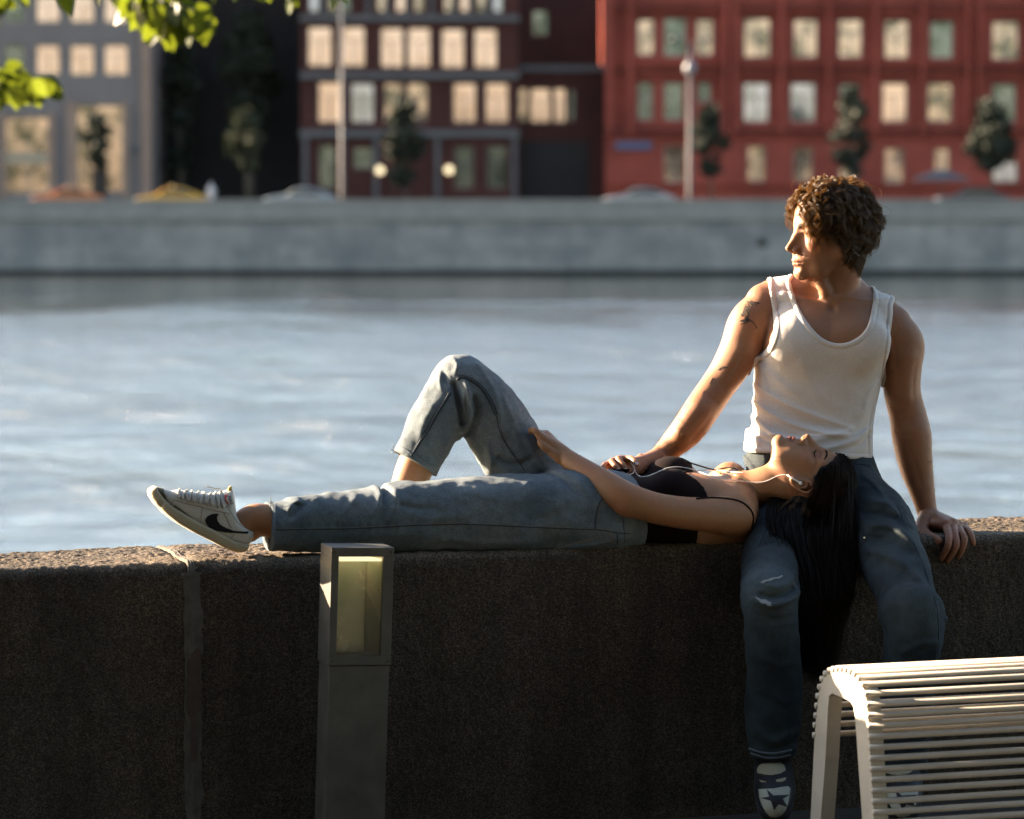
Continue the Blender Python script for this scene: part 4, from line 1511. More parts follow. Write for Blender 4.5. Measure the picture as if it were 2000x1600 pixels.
def build_head(S, fr, woman=False, ears=(1, -1)):
    k = fr.s
    A = fr.A

    def E(x, y, z, r, kk=.01, mode='u', rx=None):
        S.ell(fr.p(x, y, z), np.array(r) * k, kk, A if rx is None else rx, mode)

    def C(a, b, ra, rb, kk=.008, mode='u', n=None, f=1):
        S.cone(fr.p(*a), fr.p(*b), ra * k, rb * k, kk, None if n is None else (n[0] * fr.F + n[1] * fr.L + n[2] * fr.U), f, mode)
    E(-.014, 0, .033, (.097, .074, .088), .01)
    E(.040, 0, .040, (.046, .058, .050), .03)
    E(.028, 0, -.035, (.060, .055, .076), .03)
    jw = .050 if woman else .054
    jz = -.062 if woman else -.066
    for sd in (1, -1):
        C((-.004, sd * jw, jz + .012), (.045, sd * (jw - .020), -.096), .016, .014, .030)
        C((.045, sd * (jw - .020), -.096), (.078, sd * .009, -.108), .014, .013, .022)
        C((-.006, sd * .055, -.010), (-.004, sd * jw, jz + .012), .016, .016, .03)
        E(.052, sd * .040, -.028, (.024, .021, .017), .022)
        E(.046, sd * .030, -.062, (.03, .02, .024), .03)
        b = .0085 if woman else .0105
        C((.082, sd * .010, .017), (.064, sd * .047, .016), b, b * .8, .018)
    E(.0795, 0, -.072, (.0225, .029, .027), .018)
    E(.0820, 0, -.106, (.0150, .018, .0140), .018)
    # eye sockets, lids
    for sd in (1, -1):
        E(.094, sd * .033, .001, (.013, .019, .0115), .014, 's')
        E(.0695, sd * .032, -.0015, (.0135, .0155, .0125), .006)
        if not woman:
            C((.090, sd * .018, -.003), (.078, sd * .046, -.003), .0022, .0016, .003, 's')
            C((.0865, sd * .017, .0030), (.0745, sd * .047, .0020), .0036, .0030, .004)
        else:
            C((.0845, sd * .019, -.0085), (.076, sd * .045, -.0075), .0011, .0010, .003, 's')
            C((.086, sd * .018, .008), (.0745, sd * .046, .0085), .0010, .0010, .003, 's')
    # nose
    tip = (.1160, 0, -.0385) if woman else (.1175, 0, -.0410)
    C((.0845, 0, .010), (.0985, 0, -.014), .0060, .0070, .012)
    C((.0985, 0, -.014), tip, .0070, .0078 if woman else .0086, .008)
    C((.080, 0, .004), (.088, 0, -.040), .011, .015, .018)
    for sd in (1, -1):
        E(.1000, sd * .0125, -.0465, (.0105, .0062, .0078), .007)
        C((.1085, sd * .0062, -.0530), (.0985, sd * .0085, -.0540), .0028, .0032, .002, 's')
        C((.094, sd * .0195, -.047), (.088, sd * .0235, -.060), .0016, .0012, .006, 's')
    C((.113, 0, -.049), (.098, 0, -.053), .0035, .0045, .005)
    # mouth
    pu = [(.0885, .0235, -.0775), (.0975, .013, -.0748), (.1012, .0055, -.0728), (.1000, 0, -.0740), (.1012, -.0055, -.0728), (.0975, -.013, -.0748), (.0885, -.0235, -.0775)]
    ru = [.0018, .0032, .0040, .0036, .0040, .0032, .0018]
    S.chain([fr.p(*p) for p in pu], np.array(ru) * k, .004)
    pl = [(.0885, .0215, -.0795), (.0955, .012, -.0835), (.0985, 0, -.0850), (.0955, -.012, -.0835), (.0885, -.0215, -.0795)]
    rl = [.0018, .0042, .0052, .0042, .0018]
    S.chain([fr.p(*p) for p in pl], np.array(rl) * k, .004)
    pm = [(.0905, .0250, -.0785), (.1000, .013, -.0788), (.1055, 0, -.0785), (.1000, -.013, -.0788), (.0905, -.0250, -.0785)]
    S.chain([fr.p(*p) for p in pm], np.array([.0012, .0013, .0014, .0013, .0012]) * k, .002, mode='s')
    E(.1010, 0, -.0950, (.006, .018, .0040), .01, 's')
    # ears
    for sd in ears:
        ox = .009 if woman else 0
        def e(x, z, o): return fr.p(x + ox, sd * (.0715 + o), z)
        oc = -.024 if woman else -.014
        S.ell(fr.p(-.010 + ox, sd * .074, oc), np.array((.014, .006, .024)) * k, .006, A)
        rim = [(.004, -.002 + oc + .012, .004), (.002, .022 + oc, .009), (-.010, .031 + oc, .013), (-.023, .024 + oc, .016), (-.027, .008 + oc, .016),
               (-.022, -.010 + oc, .013), (-.012, -.024 + oc, .009), (-.003, -.029 + oc, .006), (.002, -.020 + oc, .004)]
        S.chain([e(*p) for p in rim], np.array([.002, .0028, .003, .0032, .0030, .0030, .0042, .0046, .003]) * k, .0035, 4)
        ah = [(-.004, .016 + oc, .007), (-.014, .012 + oc, .012), (-.017, .000 + oc, .012), (-.012, -.010 + oc, .010), (-.005, -.012 + oc, .008)]
        S.chain([e(*p) for p in ah], np.array([.0016, .0022, .0026, .0026, .0024]) * k, .003, 4)
        S.ell(e(-.007, .001 + oc, .008), np.array((.0065, .005, .0085)) * k, .003, A, 's')
        S.cone(e(.001, -.002 + oc, .005), e(-.001, -.010 + oc, .005), .003 * k, .003 * k, .003)


def head_colors(V, fr, col, woman=False):
    """lips, cheeks, lids painted by position in the head's own frame (albedo of the skin itself)"""
    q = fr.inv(V)
    x, y, z = q.T
    near = (np.abs(q) < .15).all(1)
    lipz = -.0785
    up = np.exp(-(((np.abs(z - (-.0750))) / .0042) ** 4)) * (np.abs(y) < .026) * (x > .08) * np.exp(-((y / .0245) ** 6))
    lo = np.exp(-(((np.abs(z - (-.0845))) / .0060) ** 4)) * (np.abs(y) < .024) * (x > .08) * np.exp(-((y / .0215) ** 6))
    lip = np.clip(up + lo, 0, 1) * near
    lc = np.array([0.52, .30, .40]) if woman else np.array([.86, .60, .58])
    col = col * (1 - lip[:, None]) + col * lc * lip[:, None]
    ck = np.exp(-(((y.__abs__() - .042) / .02) ** 2 + ((z + .035) / .02) ** 2)) * (x > .03) * near
    col = col * (1 - ck[:, None] * np.array([.02, .16, .14]))
    ear = ((np.abs(y) > .070) & near & (x < .01) & (x > -.045) & (z < .022) & (z > -.05)).astype(float)
    col = col * (1 - ear[:, None] * np.array([.0, .12, .12]))
    if woman:
        lid = np.exp(-(((np.abs(y) - .032) / .016) ** 4 + ((z - .002) / .009) ** 4)) * (x > .05) * near
        col = col * (1 - lid[:, None] * np.array([.14, .24, .20]))
    return col


def brow_strands(fr, S, woman=False, n=90, to_w=None, tag_name='eyebrow', mat=None, parent=None):
    r = np.random.default_rng(5)
    for sd in (1, -1):
        paths = []
        for i in range(n):
            t = r.random()
            y = sd * (.012 + .036 * t)
            zc = (.0165 if woman else .0145) + .006 * math.sin(t * 2.2) - (.004 * t * t)
            th = (.0042 if not woman else .0027) * (1 - .75 * t)
            z = zc + (r.random() - .5) * 2 * th
            d = np.array([-.25, sd * (.7 + .3 * t), .55 - .8 * t + r.normal() * .15])
            d /= np.linalg.norm(d)
            L = .0075 * (1 - .3 * t) * (0.7 + .5 * r.random())
            pts = []
            for s_ in np.linspace(0, 1, 5):
                q = np.array([.10, y, z]) + np.array([0, d[1], d[2]]) * L * s_
                # march inwards to the skin
                lo_, hi_ = .05, .105
                xs = np.linspace(hi_, lo_, 40)
                pp = np.array([fr.p(xx, q[1], q[2]) for xx in xs])
                dd = S.at(pp)
                j = np.argmax(dd < 0)
                pts.append(pp[j] + fr.F * (.0006 + .0010 * math.sin(s_ * 2.6)))
            paths.append(pts)
        paths = np.array(paths)
        if to_w: paths = to_w(paths)
        rad = np.tile(np.array([.00045, .0005, .00042, .0003, .0001]) * (1.15), (n, 1))
        strands_mesh(tag_name, paths, rad, mat, parent, 3, np.full((n, 3), .3))
# ------------------------------------------------------------------ the man
YT = 8.66                                       # distance of his torso


def smooth_poly(p, n=4):
    p = np.asarray(p, float)
    q = catmull(np.vstack([p[-2:], p, p[:2]]), n)
    return q[2 * n:-2 * n]


def xz(pts, y):
    return [tuple(P(u, v, y)[[0, 2]]) for u, v in pts]


man = empty('person', tuple(P(1590, 985, 8.62)), 'curly-haired man in a white tank top sitting on the parapet, looking left', 'person')
MH = Frame(P(1618, 452, 8.63), (-.925, -.38, -.02), (0.03, 0.0, 1), 1.0)
SM = SDF((P(1165, 0, 8.6)[0], 8.34, .60), (P(1920, 0, 8.6)[0], 8.86, P(0, 330, 8.6)[2]), .0026)


def man_torso(S, off=0.0, k=.01):
    """torso as sections along z, from photograph outline (front) and plausible depth"""
    rows = [  # v, left u, right u, centre y, half depth
        (930, 1462, 1702, 8.640, .110), (885, 1466, 1697, 8.645, .105), (850, 1470, 1700, 8.650, .103), (800, 1474, 1706, 8.660, .106),
        (750, 1476, 1716, 8.668, .113), (700, 1480, 1728, 8.675, .120), (655, 1486, 1733, 8.680, .120), (615, 1492, 1738, 8.685, .108), (585, 1515, 1735, 8.69, .085)]
    z = [P(0, r[0], YT)[2] for r in rows]
    xl = np.array([P(r[1], r[0], YT)[0] for r in rows])
    xr = np.array([P(r[2], r[0], YT)[0] for r in rows])
    S.loft(2, z, (xl + xr) / 2, (xr - xl) / 2 + off, np.array([r[3] for r in rows]), np.array([r[4] for r in rows]) + off, 2.4, k)


def man_chest(S, off=0.0):
    for u, sd in ((1553, -1), (1678, 1)):       # pectorals
        S.ell(P(u, 668, YT) + (0, -.085 + .0, 0), np.array((.064, .026, .048)) + off, .06)
    for u, sd in ((1560, -1), (1690, 1)):       # shoulder blades
        S.ell(P(u, 660, YT) + (0, .085, 0), np.array((.07, .035, .075)) + off, .03)
    # trapezius and shoulder girdle
    S.cone(P(1640, 572, 8.675), P(1490, 584, 8.68), .046 + off, .040 + off, .03)
    S.cone(P(1640, 572, 8.675), P(1745, 628, 8.68), .046 + off, .042 + off, .03)
    S.cone(P(1638, 560, 8.69), P(1508, 564, 8.70), .042 + off, .022 + off, .03)
    S.cone(P(1645, 560, 8.69), P(1722, 605, 8.70), .042 + off, .022 + off, .03)


man_torso(SM)
man_chest(SM)
# deltoids and arms (radii in metres, joints from the photograph)
RA = [((1490, 604), 8.67, .050), ((1467, 634), 8.665, .0600), ((1447, 680), 8.65, .0530), ((1425, 720), 8.64, .0470), ((1405, 750), 8.63, .0440), ((1384, 780), 8.61, .0440),
      ((1364, 810), 8.59, .0440), ((1342, 841), 8.585, .0415), ((1315, 868), 8.585, .0335), ((1295, 888), 8.578, .0272), ((1281, 899), 8.560, .0255)]
SM.chain([P(*a, y) for a, y, r in RA], [r for a, y, r in RA], .022, 4)
LA = [((1740, 645), 8.68, .055), ((1762, 672), 8.68, .0570), ((1762, 715), 8.685, .0505), ((1762, 765), 8.69, .0475), ((1774, 815), 8.69, .0475),
      ((1780, 850), 8.685, .0500), ((1788, 905), 8.68, .0440), ((1800, 955), 8.67, .0330), ((1811, 1000), 8.655, .0250), ((1816, 1014), 8.65, .0255)]
SM.chain([P(*a, y) for a, y, r in LA], [r for a, y, r in LA], .022, 4)
# muscles: biceps, triceps, forearm
SM.cone(P(1452, 690, 8.625), P(1420, 742, 8.612), .030, .022, .02)
SM.cone(P(1765, 700, 8.65), P(1764, 770, 8.655), .034, .026, .02)
SM.cone(P(1366, 803, 8.565), P(1332, 845, 8.55), .024, .018, .03)
SM.cone(P(1786, 850, 8.665), P(1790, 900, 8.660), .028, .018, .03)
# neck, throat and collar bones
nk = [P(1637, 600, 8.670), P(1636, 560, 8.662), P(1638, 520, 8.655), P(1645, 470, 8.66)]
SM.chain(nk, [.066, .0575, .056, .054], .03, 3)
SM.cone(P(1676, 505, 8.64), P(1634, 590, 8.610), .015, .011, .02)      # sternomastoid
SM.cone(P(1600, 545, 8.610), P(1622, 592, 8.608), .014, .010, .02)
SM.cone(P(1606, 556, 8.600), P(1612, 566, 8.600), .012, .012, .015)    # Adam's apple
SM.cone(P(1634, 606, 8.598), P(1716, 596, 8.635), .0085, .009, .014)
SM.cone(P(1618, 604, 8.598), P(1530, 578, 8.635), .0085, .009, .014)
SM.ell(P(1626, 601, 8.580), (.011, .012, .011), .012, None, 's')
SM.crease([tuple(P(u, v, 8.58)[[0, 2]]) for u, v in ((1622, 625), (1618, 660), (1616, 700))], -.0015, .012, 8.4, 8.62)
build_head(SM, MH, False)

for pts, am, wd in (([(1446, 690), (1428, 725), (1408, 762)], -.0028, .007), ([(1374, 764), (1390, 778), (1404, 786)], -.0022, .005), ([(1392, 800), (1372, 830), (1345, 862)], -.0020, .007), ([(1480, 615), (1484, 650), (1478, 690)], -.0024, .008)):
    SM.crease(xz(pts, 8.6), am, wd, 8.45, 8.62)
for pts, am, wd in (([(1742, 690), (1752, 730), (1752, 770)], -.0030, .008), ([(1748, 842), (1766, 850), (1782, 846)], -.0024, .005), ([(1772, 866), (1786, 905), (1800, 950)], -.0022, .007), ([(1790, 700), (1782, 740), (1784, 790)], -.0024, .008), ([(1738, 655), (1748, 690), (1745, 720)], -.0020, .007)):
    SM.crease(xz(pts, 8.65), am, wd, 8.5, 8.68)
# hands ---------------------------------------------------------------
def fingers(S, defs, k=.0018, f=.86):
    for joints, rs in defs:
        S.chain(joints, [r * f for r in rs], k, 3)


# his left hand, pressed on the edge of the parapet
MCP = [P(1848, 1027, 8.560), P(1861, 1025, 8.572), P(1871, 1028, 8.590), P(1881, 1032, 8.612)]
wr = P(1815, 1012, 8.645)
for q in MCP: SM.ell(q + (0, 0, .004), (.0115, .012, .0115), .006)
for q, rr in zip(MCP, (.0135, .0135, .0125, .0115)):
    SM.cone(wr, q, .021, rr, .012)
SM.ell((MCP[1] + wr) / 2 + (0, 0, -.004), (.036, .050, .018), .015)
fingers(SM, [
    ([MCP[0], P(1853, 1047, 8.495), P(1852, 1064, 8.470), P(1845, 1080, 8.474), P(1839, 1091, 8.480)], [.0125, .0108, .0104, .0092, .0078]),
    ([MCP[1], P(1866, 1046, 8.505), P(1868, 1064, 8.476), P(1859, 1083, 8.478), P(1850, 1096, 8.484)], [.0125, .0110, .0106, .0094, .0080]),
    ([MCP[2], P(1879, 1041, 8.525), P(1884, 1054, 8.490), P(1879, 1074, 8.484), P(1872, 1088, 8.490)], [.0115, .0103, .0099, .0088, .0075]),
    ([MCP[3], P(1890, 1034, 8.555), P(1896, 1043, 8.520), P(1900, 1054, 8.502), P(1901, 1064, 8.500)], [.0105, .0092, .0088, .0078, .0068]),
])
SM.chain([wr + (-.01, -.02, 0), P(1800, 1036, 8.585), P(1815, 1048, 8.535), P(1827, 1055, 8.505), P(1833, 1058, 8.490)], [.022, .0170, .0118, .0118, .0095], .008, 3)
# his right hand, under her fingers
w2 = P(1279, 901, 8.548)
SM.cone(w2, P(1240, 918, 8.465), .0255, .0185, .012)
SM.cone(w2, P(1236, 906, 8.480), .0240, .0165, .012)
SM.cone(w2, P(1232, 908, 8.50), .0240, .0140, .012)
fingers(SM, [
    ([P(1243, 921, 8.462), P(1224, 920, 8.435), P(1213, 924, 8.415), P(1219, 933, 8.412)], [.0135, .0112, .0108, .0090]),
    ([P(1238, 914, 8.475), P(1218, 915, 8.450), P(1200, 917, 8.432), P(1188, 921, 8.425)], [.0130, .0110, .0100, .0085]),
    ([P(1236, 907, 8.492), P(1214, 907, 8.475), P(1192, 911, 8.458), P(1178, 914, 8.450)], [.0125, .0105, .0095, .0080]),
    ([P(1234, 904, 8.510), P(1216, 901, 8.500), P(1199, 904, 8.490), P(1187, 909, 8.485)], [.0115, .0092, .0085, .0070]),
    ([P(1262, 905, 8.500), P(1254, 899, 8.510), P(1251, 892, 8.515)], [.0150, .0120, .0100]),
])
Vm, Qm = SM.mesh(1)
colm = np.ones((len(Vm), 3))
# redder knuckles, fingers and elbows
for c, rr, g in ((P(1780, 850, 8.68), .045, .12), (P(1860, 1060, 8.48), .05, .14), (P(1225, 915, 8.46), .06, .14)):
    d = np.linalg.norm(Vm - c, axis=1)
    w_ = np.exp(-(d / rr) ** 2)[:, None]
    colm *= 1 - w_ * np.array([.02, g, g])
colm = head_colors(Vm, MH, colm, False)
# light stubble on jaw and lip
q = MH.inv(Vm)
st = (np.abs(q) < .15).all(1) * np.exp(-((q[:, 2] + .095) / .03) ** 4) * (q[:, 0] > -.02) * (q[:, 2] < -.05)
colm *= 1 - .14 * np.clip(st, 0, 1)[:, None]
man_body = mesh_obj('body', Vm, Qm, M_SKIN_M, man, True, colm)
bvh_m = BVHTree.FromPolygons([tuple(v) for v in Vm], [tuple(q_) for q_ in Qm])

# eyes and brows
M_EYE, _nt, _b = new_mat('eye', (0.34, 0.31, 0.29), 0.2)
M_IRIS = new_mat('iris', (0.03, 0.022, 0.015), 0.1)[0]
for sd in (1, -1):
    c = MH.p(.0718, sd * .0315, -.001)
    bm_ = MB()
    n_ = 16
    th = np.linspace(0, math.pi, 9)
    vv = [(c + MH.s * .0118 * (math.cos(t) * MH.F + math.sin(t) * (math.cos(a) * MH.L + math.sin(a) * MH.U))) for t in th for a in np.arange(n_) / n_ * 6.2832]
    ff = [(i * n_ + j, i * n_ + (j + 1) % n_, (i + 1) * n_ + (j + 1) % n_, (i + 1) * n_ + j) for i in range(8) for j in range(n_)]
    e_ = mesh_obj('eye', vv, ff, [M_EYE, M_IRIS], man)
    for pi, pl in enumerate(e_.data.polygons):
        if pi < n_ * 3: pl.material_index = 1
brow_strands(MH, SM, False, 170, None, 'eyebrow', M_HAIR_M, man)

# tank top --------------------------------------------------------------
TS = SDF((P(1430, 0, 8.6)[0], 8.50, P(0, 930, 8.6)[2]), (P(1770, 0, 8.6)[0], 8.83, P(0, 520, 8.6)[2]), .0022)
man_torso(TS, .004, .004)
man_chest(TS, .004)
zb = P(0, 884, YT)[2]
# the hem sits over the waistband
TS.loft(2, [zb - .016, zb + .01, zb + .05], [P(1582, 0, YT)[0]] * 3, [.158, .159, .153], [8.645] * 3, [.122, .124, .112], 2.4, .03)
creases = [
    ([(1474, 752), (1510, 775), (1560, 800), (1620, 822), (1670, 838)], .0040, .007),
    ([(1472, 785), (1500, 805), (1545, 828), (1600, 842), (1660, 852)], .0046, .007),
    ([(1470, 815), (1500, 840), (1540, 862), (1590, 872)], .0046, .007),
    ([(1474, 768), (1505, 790), (1550, 813), (1610, 833)], -.0035, .006),
    ([(1472, 800), (1500, 822), (1540, 846), (1590, 858)], -.0035, .006),
    ([(1468, 835), (1490, 858), (1530, 876)], -.0030, .006),
    ([(1700, 800), (1670, 835), (1620, 852), (1570, 860)], .0030, .008),
    ([(1706, 830), (1680, 855), (1640, 868), (1590, 880)], .0036, .007),
    ([(1706, 845), (1680, 868), (1640, 880)], -.0030, .006),
    ([(1720, 760), (1690, 800), (1650, 830)], .0022, .010),
    ([(1490, 715), (1520, 745), (1565, 775)], .0024, .009),
    ([(1478, 700), (1490, 730), (1500, 765)], .0022, .007),
    ([(1725, 745), (1700, 770), (1690, 800)], .0024, .008),
    ([(1560, 700), (1590, 760), (1640, 800)], .0016, .014),
]
for pts, am, wd in creases:
    TS.crease(xz(pts, 8.55), am * 1.5, wd, 8.4, 8.68)
TS.noise(.0006, .03, 3, 2)
gX, gY, gZ = np.meshgrid(*TS.ax, indexing='ij')
SMs = SM.at(np.stack([gX, gY, gZ], -1)).astype(np.float32)
TS.D = np.where(TS.D < .014, np.minimum(TS.D, SMs - .0022), TS.D)
del gX, gY, gZ
front = xz([(1506, 548), (1507, 572), (1512, 610), (1512, 640), (1505, 668), (1492, 690), (1474, 702), (1468, 708), (1461, 730), (1461, 770), (1459, 820), (1455, 860), (1451, 884), (1500, 884), (1560, 887),
            (1640, 893), (1698, 898), (1707, 897), (1708, 850), (1716, 805), (1728, 770), (1738, 744), (1738, 735), (1737, 700), (1742, 660), (1749, 615), (1750, 600), (1757, 575), (1714, 548),
            (1712, 572), (1705, 606), (1693, 636), (1676, 656), (1652, 668), (1628, 669), (1604, 659), (1583, 638), (1567, 612), (1556, 582), (1550, 552), (1549, 515), (1508, 520)], 8.57)
back = xz([(1506, 520), (1507, 572), (1512, 610), (1512, 640), (1505, 668), (1492, 690), (1474, 702), (1468, 708), (1461, 730), (1461, 770), (1459, 820), (1455, 860), (1451, 884), (1500, 884), (1580, 887),
           (1698, 898), (1707, 897), (1708, 850), (1716, 805), (1728, 770), (1738, 744), (1738, 735), (1737, 700), (1742, 660), (1749, 615), (1750, 600), (1757, 560), (1714, 548),
           (1700, 590), (1650, 612), (1600, 606), (1562, 580), (1549, 515)], 8.60)
front = smooth_poly(front)
back = smooth_poly(back)
Xg, Zg = TS.ax[0][:, None], TS.ax[2][None, :]
d2f = poly_sdf(Xg, Zg, front)
d2b = poly_sdf(Xg, Zg, back)
tt = np.clip((TS.ax[1] - 8.66) / .02, 0, 1)[None, :, None]
d2 = d2f[:, None, :] * (1 - tt) + d2b[:, None, :] * tt
band = 1.5 * np.exp(-(((-d2 - .0070) / .0058) ** 4)) - .7 * np.exp(-(((-d2 - .0150) / .0020) ** 2))
hemz = (zb + .0) - 0
inner = TS.D - .0
TS.D = np.maximum(inner - .0014 * band, d2)
Vt, Qt = TS.mesh(1)
tank = mesh_obj('tank_top', Vt, Qt, M_TANK, man)

# jeans -------------------------------------------------------------------
JS = SDF((P(1425, 0, 8.4)[0], 7.97, .085), (P(1862, 0, 8.2)[0], 8.82, P(0, 868, 8.6)[2]), .0042)
# hips
zz = [P(0, v, YT)[2] for v in (1030, 1000, 960, 925, 897, 872)]
JS.loft(2, zz, [P(1585, 0, 8.6)[0]] * 6, [.150, .172, .176, .170, .162, .160], [8.62, 8.62, 8.625, 8.635, 8.64, 8.645], [.12, .135, .135, .125, .118, .115], 2.3, .02)
# his right leg (left in the picture)
KR = P(1502, 1165, 8.10)
JS.chain([P(1535, 965, 8.60), P(1525, 1020, 8.48), P(1510, 1085, 8.32), KR + (0, .03, -.002)], [.098, .092, .082, .066], .03, 4)
JS.chain([KR, P(1506, 1215, 8.11), P(1508, 1300, 8.13), P(1510, 1390, 8.14), P(1509, 1476, 8.14)], [.066, .064, .062, .067, .056], .03, 4)
# his left leg
KL = P(1786, 1196, 8.13)
JS.chain([P(1655, 965, 8.60), P(1697, 1010, 8.48), P(1745, 1090, 8.32), KL + (-.005, .03, 0)], [.098, .096, .086, .072], .03, 4)
JS.chain([KL, P(1782, 1260, 8.14), P(1772, 1350, 8.17), P(1764, 1440, 8.18), P(1760, 1530, 8.18)], [.072, .071, .068, .068, .058], .03, 4)
mc = [
    ([(1455, 1148), (1490, 1160), (1530, 1152), (1560, 1135)], .012, .011), ([(1470, 1140), (1500, 1146), (1540, 1132)], -.010, .008),
    ([(1478, 1120), (1510, 1126), (1550, 1110)], .006, .009), ([(1460, 1175), (1500, 1190), (1550, 1185)], -.004, .010),
    ([(1700, 985), (1740, 990), (1765, 1012)], 0.0075, .010), ([(1690, 1030), (1740, 1030), (1785, 1055)], 0.0090, .011), ([(1690, 1012), (1735, 1012), (1770, 1030)], -0.0075, .010),
    ([(1690, 1075), (1740, 1085), (1790, 1120)], 0.0090, .013), ([(1690, 1055), (1740, 1060), (1788, 1085)], -0.0075, .012),
    ([(1835, 1190), (1842, 1205), (1838, 1222)], .007, .010), ([(1820, 1235), (1810, 1270), (1800, 1310)], .006, .010), ([(1835, 1240), (1826, 1280), (1815, 1320)], -.005, .009),
    ([(1740, 1260), (1780, 1240), (1820, 1235)], .005, .012), ([(1700, 940), (1725, 960), (1745, 990)], .004, .008),
    ([(1470, 1260), (1510, 1280), (1550, 1270)], .004, .014), ([(1465, 1400), (1500, 1425), (1550, 1405)], .006, .014), ([(1465, 1440), (1500, 1455), (1550, 1440)], .006, .010),
    ([(1465, 1420), (1500, 1440), (1550, 1425)], -.005, .009), ([(1480, 1320), (1520, 1350), (1550, 1340)], .004, .014),
    ([(1460, 905), (1480, 925), (1500, 960)], .005, .008), ([(1455, 930), (1480, 945), (1510, 975)], -.004, .008),
]
for pts, am, wd in mc:
    JS.crease(xz(pts, 8.25), am * 1.45, wd * .85)
JS.noise(.0040, .09, 5, 4)
zw = P(0, 884, YT)[2]
JS.D = np.maximum(JS.D, JS.ax[2][None, None, :] - zw - .012)
JS.D = np.maximum(JS.D, P(0, 1478, 8.14)[2] - JS.ax[2][None, None, :] - .10 * (JS.ax[0][:, None, None] > P(1640, 0, 8.2)[0]) * 1.0)
Vj, Qj = JS.mesh(1)
cj = np.zeros((len(Vj), 3))
# worn knees and thighs (bleached cloth)
for c, rr, g in ((KR + (0, -.05, .05), .10, .75), (KL + (0, -.05, .03), .10, .25), (P(1740, 1080, 8.25), .10, .30)):
    d = np.linalg.norm(Vj - c, axis=1)
    cj[:, 0] = np.maximum(cj[:, 0], g * np.exp(-(d / rr) ** 2))
mjeans = mesh_obj('jeans', Vj, Qj, M_DENIM_M, man, True, cj)
bvh_j = BVHTree.FromPolygons([tuple(v) for v in Vj], [tuple(q_) for q_ in Qj])


def project(bvh, pts, off=.0008):
    """points of the photograph laid on a surface; returns the points and the surface normals"""
    out = []
    o = Vector((0, 0, CAMZ))
    last = None
    for u, v in pts:
        d = Vector(ray(u, v)).normalized()
        h = bvh.ray_cast(o, d)
        if h[0] is None:
            if last is None: continue
            out.append(last)
            continue
        last = h[0] + h[1] * off
        out.append(last)
    return np.array([tuple(p) for p in out])


def seam(name, bvh, pts, r, mat, parent, off=None, n=6, sub=6):
    q = catmull(pts, sub) if len(pts) > 2 else np.linspace(pts[0], pts[1], 8)
    p = project(bvh, q, r * .4 if off is None else off)
    if len(p) < 3: return None
    # keep the line from jumping between surfaces
    for _ in range(2):
        p[1:-1] = .5 * p[1:-1] + .25 * (p[:-2] + p[2:])
    m = MB()
    m.tube(p, r, n)
    return m.build(name, mat, parent, True)


def patch(name, bvh, poly, mat, parent, off=.0009, step=2.0, thick=.0012):
    """flat shape of the photograph laid on a curved surface as a thin real patch"""
    poly = np.asarray(poly, float)
    u0, v0 = poly.min(0) - step
    u1, v1 = poly.max(0) + step
    us, vs = np.arange(u0, u1, step), np.arange(v0, v1, step)
    U, Vv = np.meshgrid(us, vs, indexing='ij')
    d = poly_sdf(U, Vv, poly)
    gx, gy = np.gradient(d, step)
    # pull border nodes onto the outline
    nb = (np.abs(d) < step * .75)
    U2, V2 = U - np.where(nb, d * gx, 0), Vv - np.where(nb, d * gy, 0)
    ok = d < step * .75
    o = Vector((0, 0, CAMZ))
    idx = -np.ones(U.shape, int)
    vv = []
    for i, j in np.argwhere(ok):
        h = bvh.ray_cast(o, Vector(ray(U2[i, j], V2[i, j])).normalized())
        if h[0] is None: continue
        idx[i, j] = len(vv)
        vv.append(tuple(h[0] + h[1] * off))
    ff = []
    for i in range(U.shape[0] - 1):
        for j in range(U.shape[1] - 1):
            q = [idx[i, j], idx[i, j + 1], idx[i + 1, j + 1], idx[i + 1, j]]
            if min(q) >= 0: ff.append(q)
            elif sum(a >= 0 for a in q) == 3: ff.append([a for a in q if a >= 0])
    if not ff: return None
    o_ = mesh_obj(name, vv, ff, mat, parent)
    if thick:
        m = o_.modifiers.new('thickness', 'SOLIDIFY')
        m.thickness = thick
        m.offset = 0
    return o_


# tattoos: a horse on the shoulder, a small bird-like mark by the elbow
def z8(pts, ox, oy, k=8.0): return [(ox + x / k, oy + y / k) for x, y in pts]


tat = z8([(470, 222), (500, 232), (540, 215), (560, 228), (600, 240), (650, 240), (672, 262), (650, 272), (622, 284), (590, 295), (560, 305), (535, 318), (530, 350), (518, 385),
          (508, 430), (500, 470), (492, 500), (520, 512), (560, 535), (590, 570), (612, 610), (630, 628), (626, 660), (612, 655), (600, 615), (575, 580), (545, 555), (505, 542),
          (500, 562), (470, 575), (430, 582), (395, 590), (358, 600), (385, 575), (430, 560), (400, 545), (352, 548), (380, 520), (410, 510), (440, 480), (455, 440), (425, 455),
          (385, 470), (375, 440), (405, 400), (415, 360), (432, 320), (440, 285), (470, 262)], 1400, 560)
tm = patch('tattoo', bvh_m, tat, M_INK, man_body, .0006, .9, .0)
tag(tm, 'small running horse tattoo on the shoulder')
t2 = patch('tattoo', bvh_m, z8([(20, 1305), (50, 1270), (90, 1244), (130, 1248), (160, 1262), (192, 1265), (150, 1274), (110, 1278), (70, 1286), (40, 1312)], 1400, 560), M_INK, man_body, .0006, .8, .0)
t3 = seam('tattoo', bvh_m, [(1392, 738), (1389, 744), (1386, 750)], .0009, M_INK, man_body)

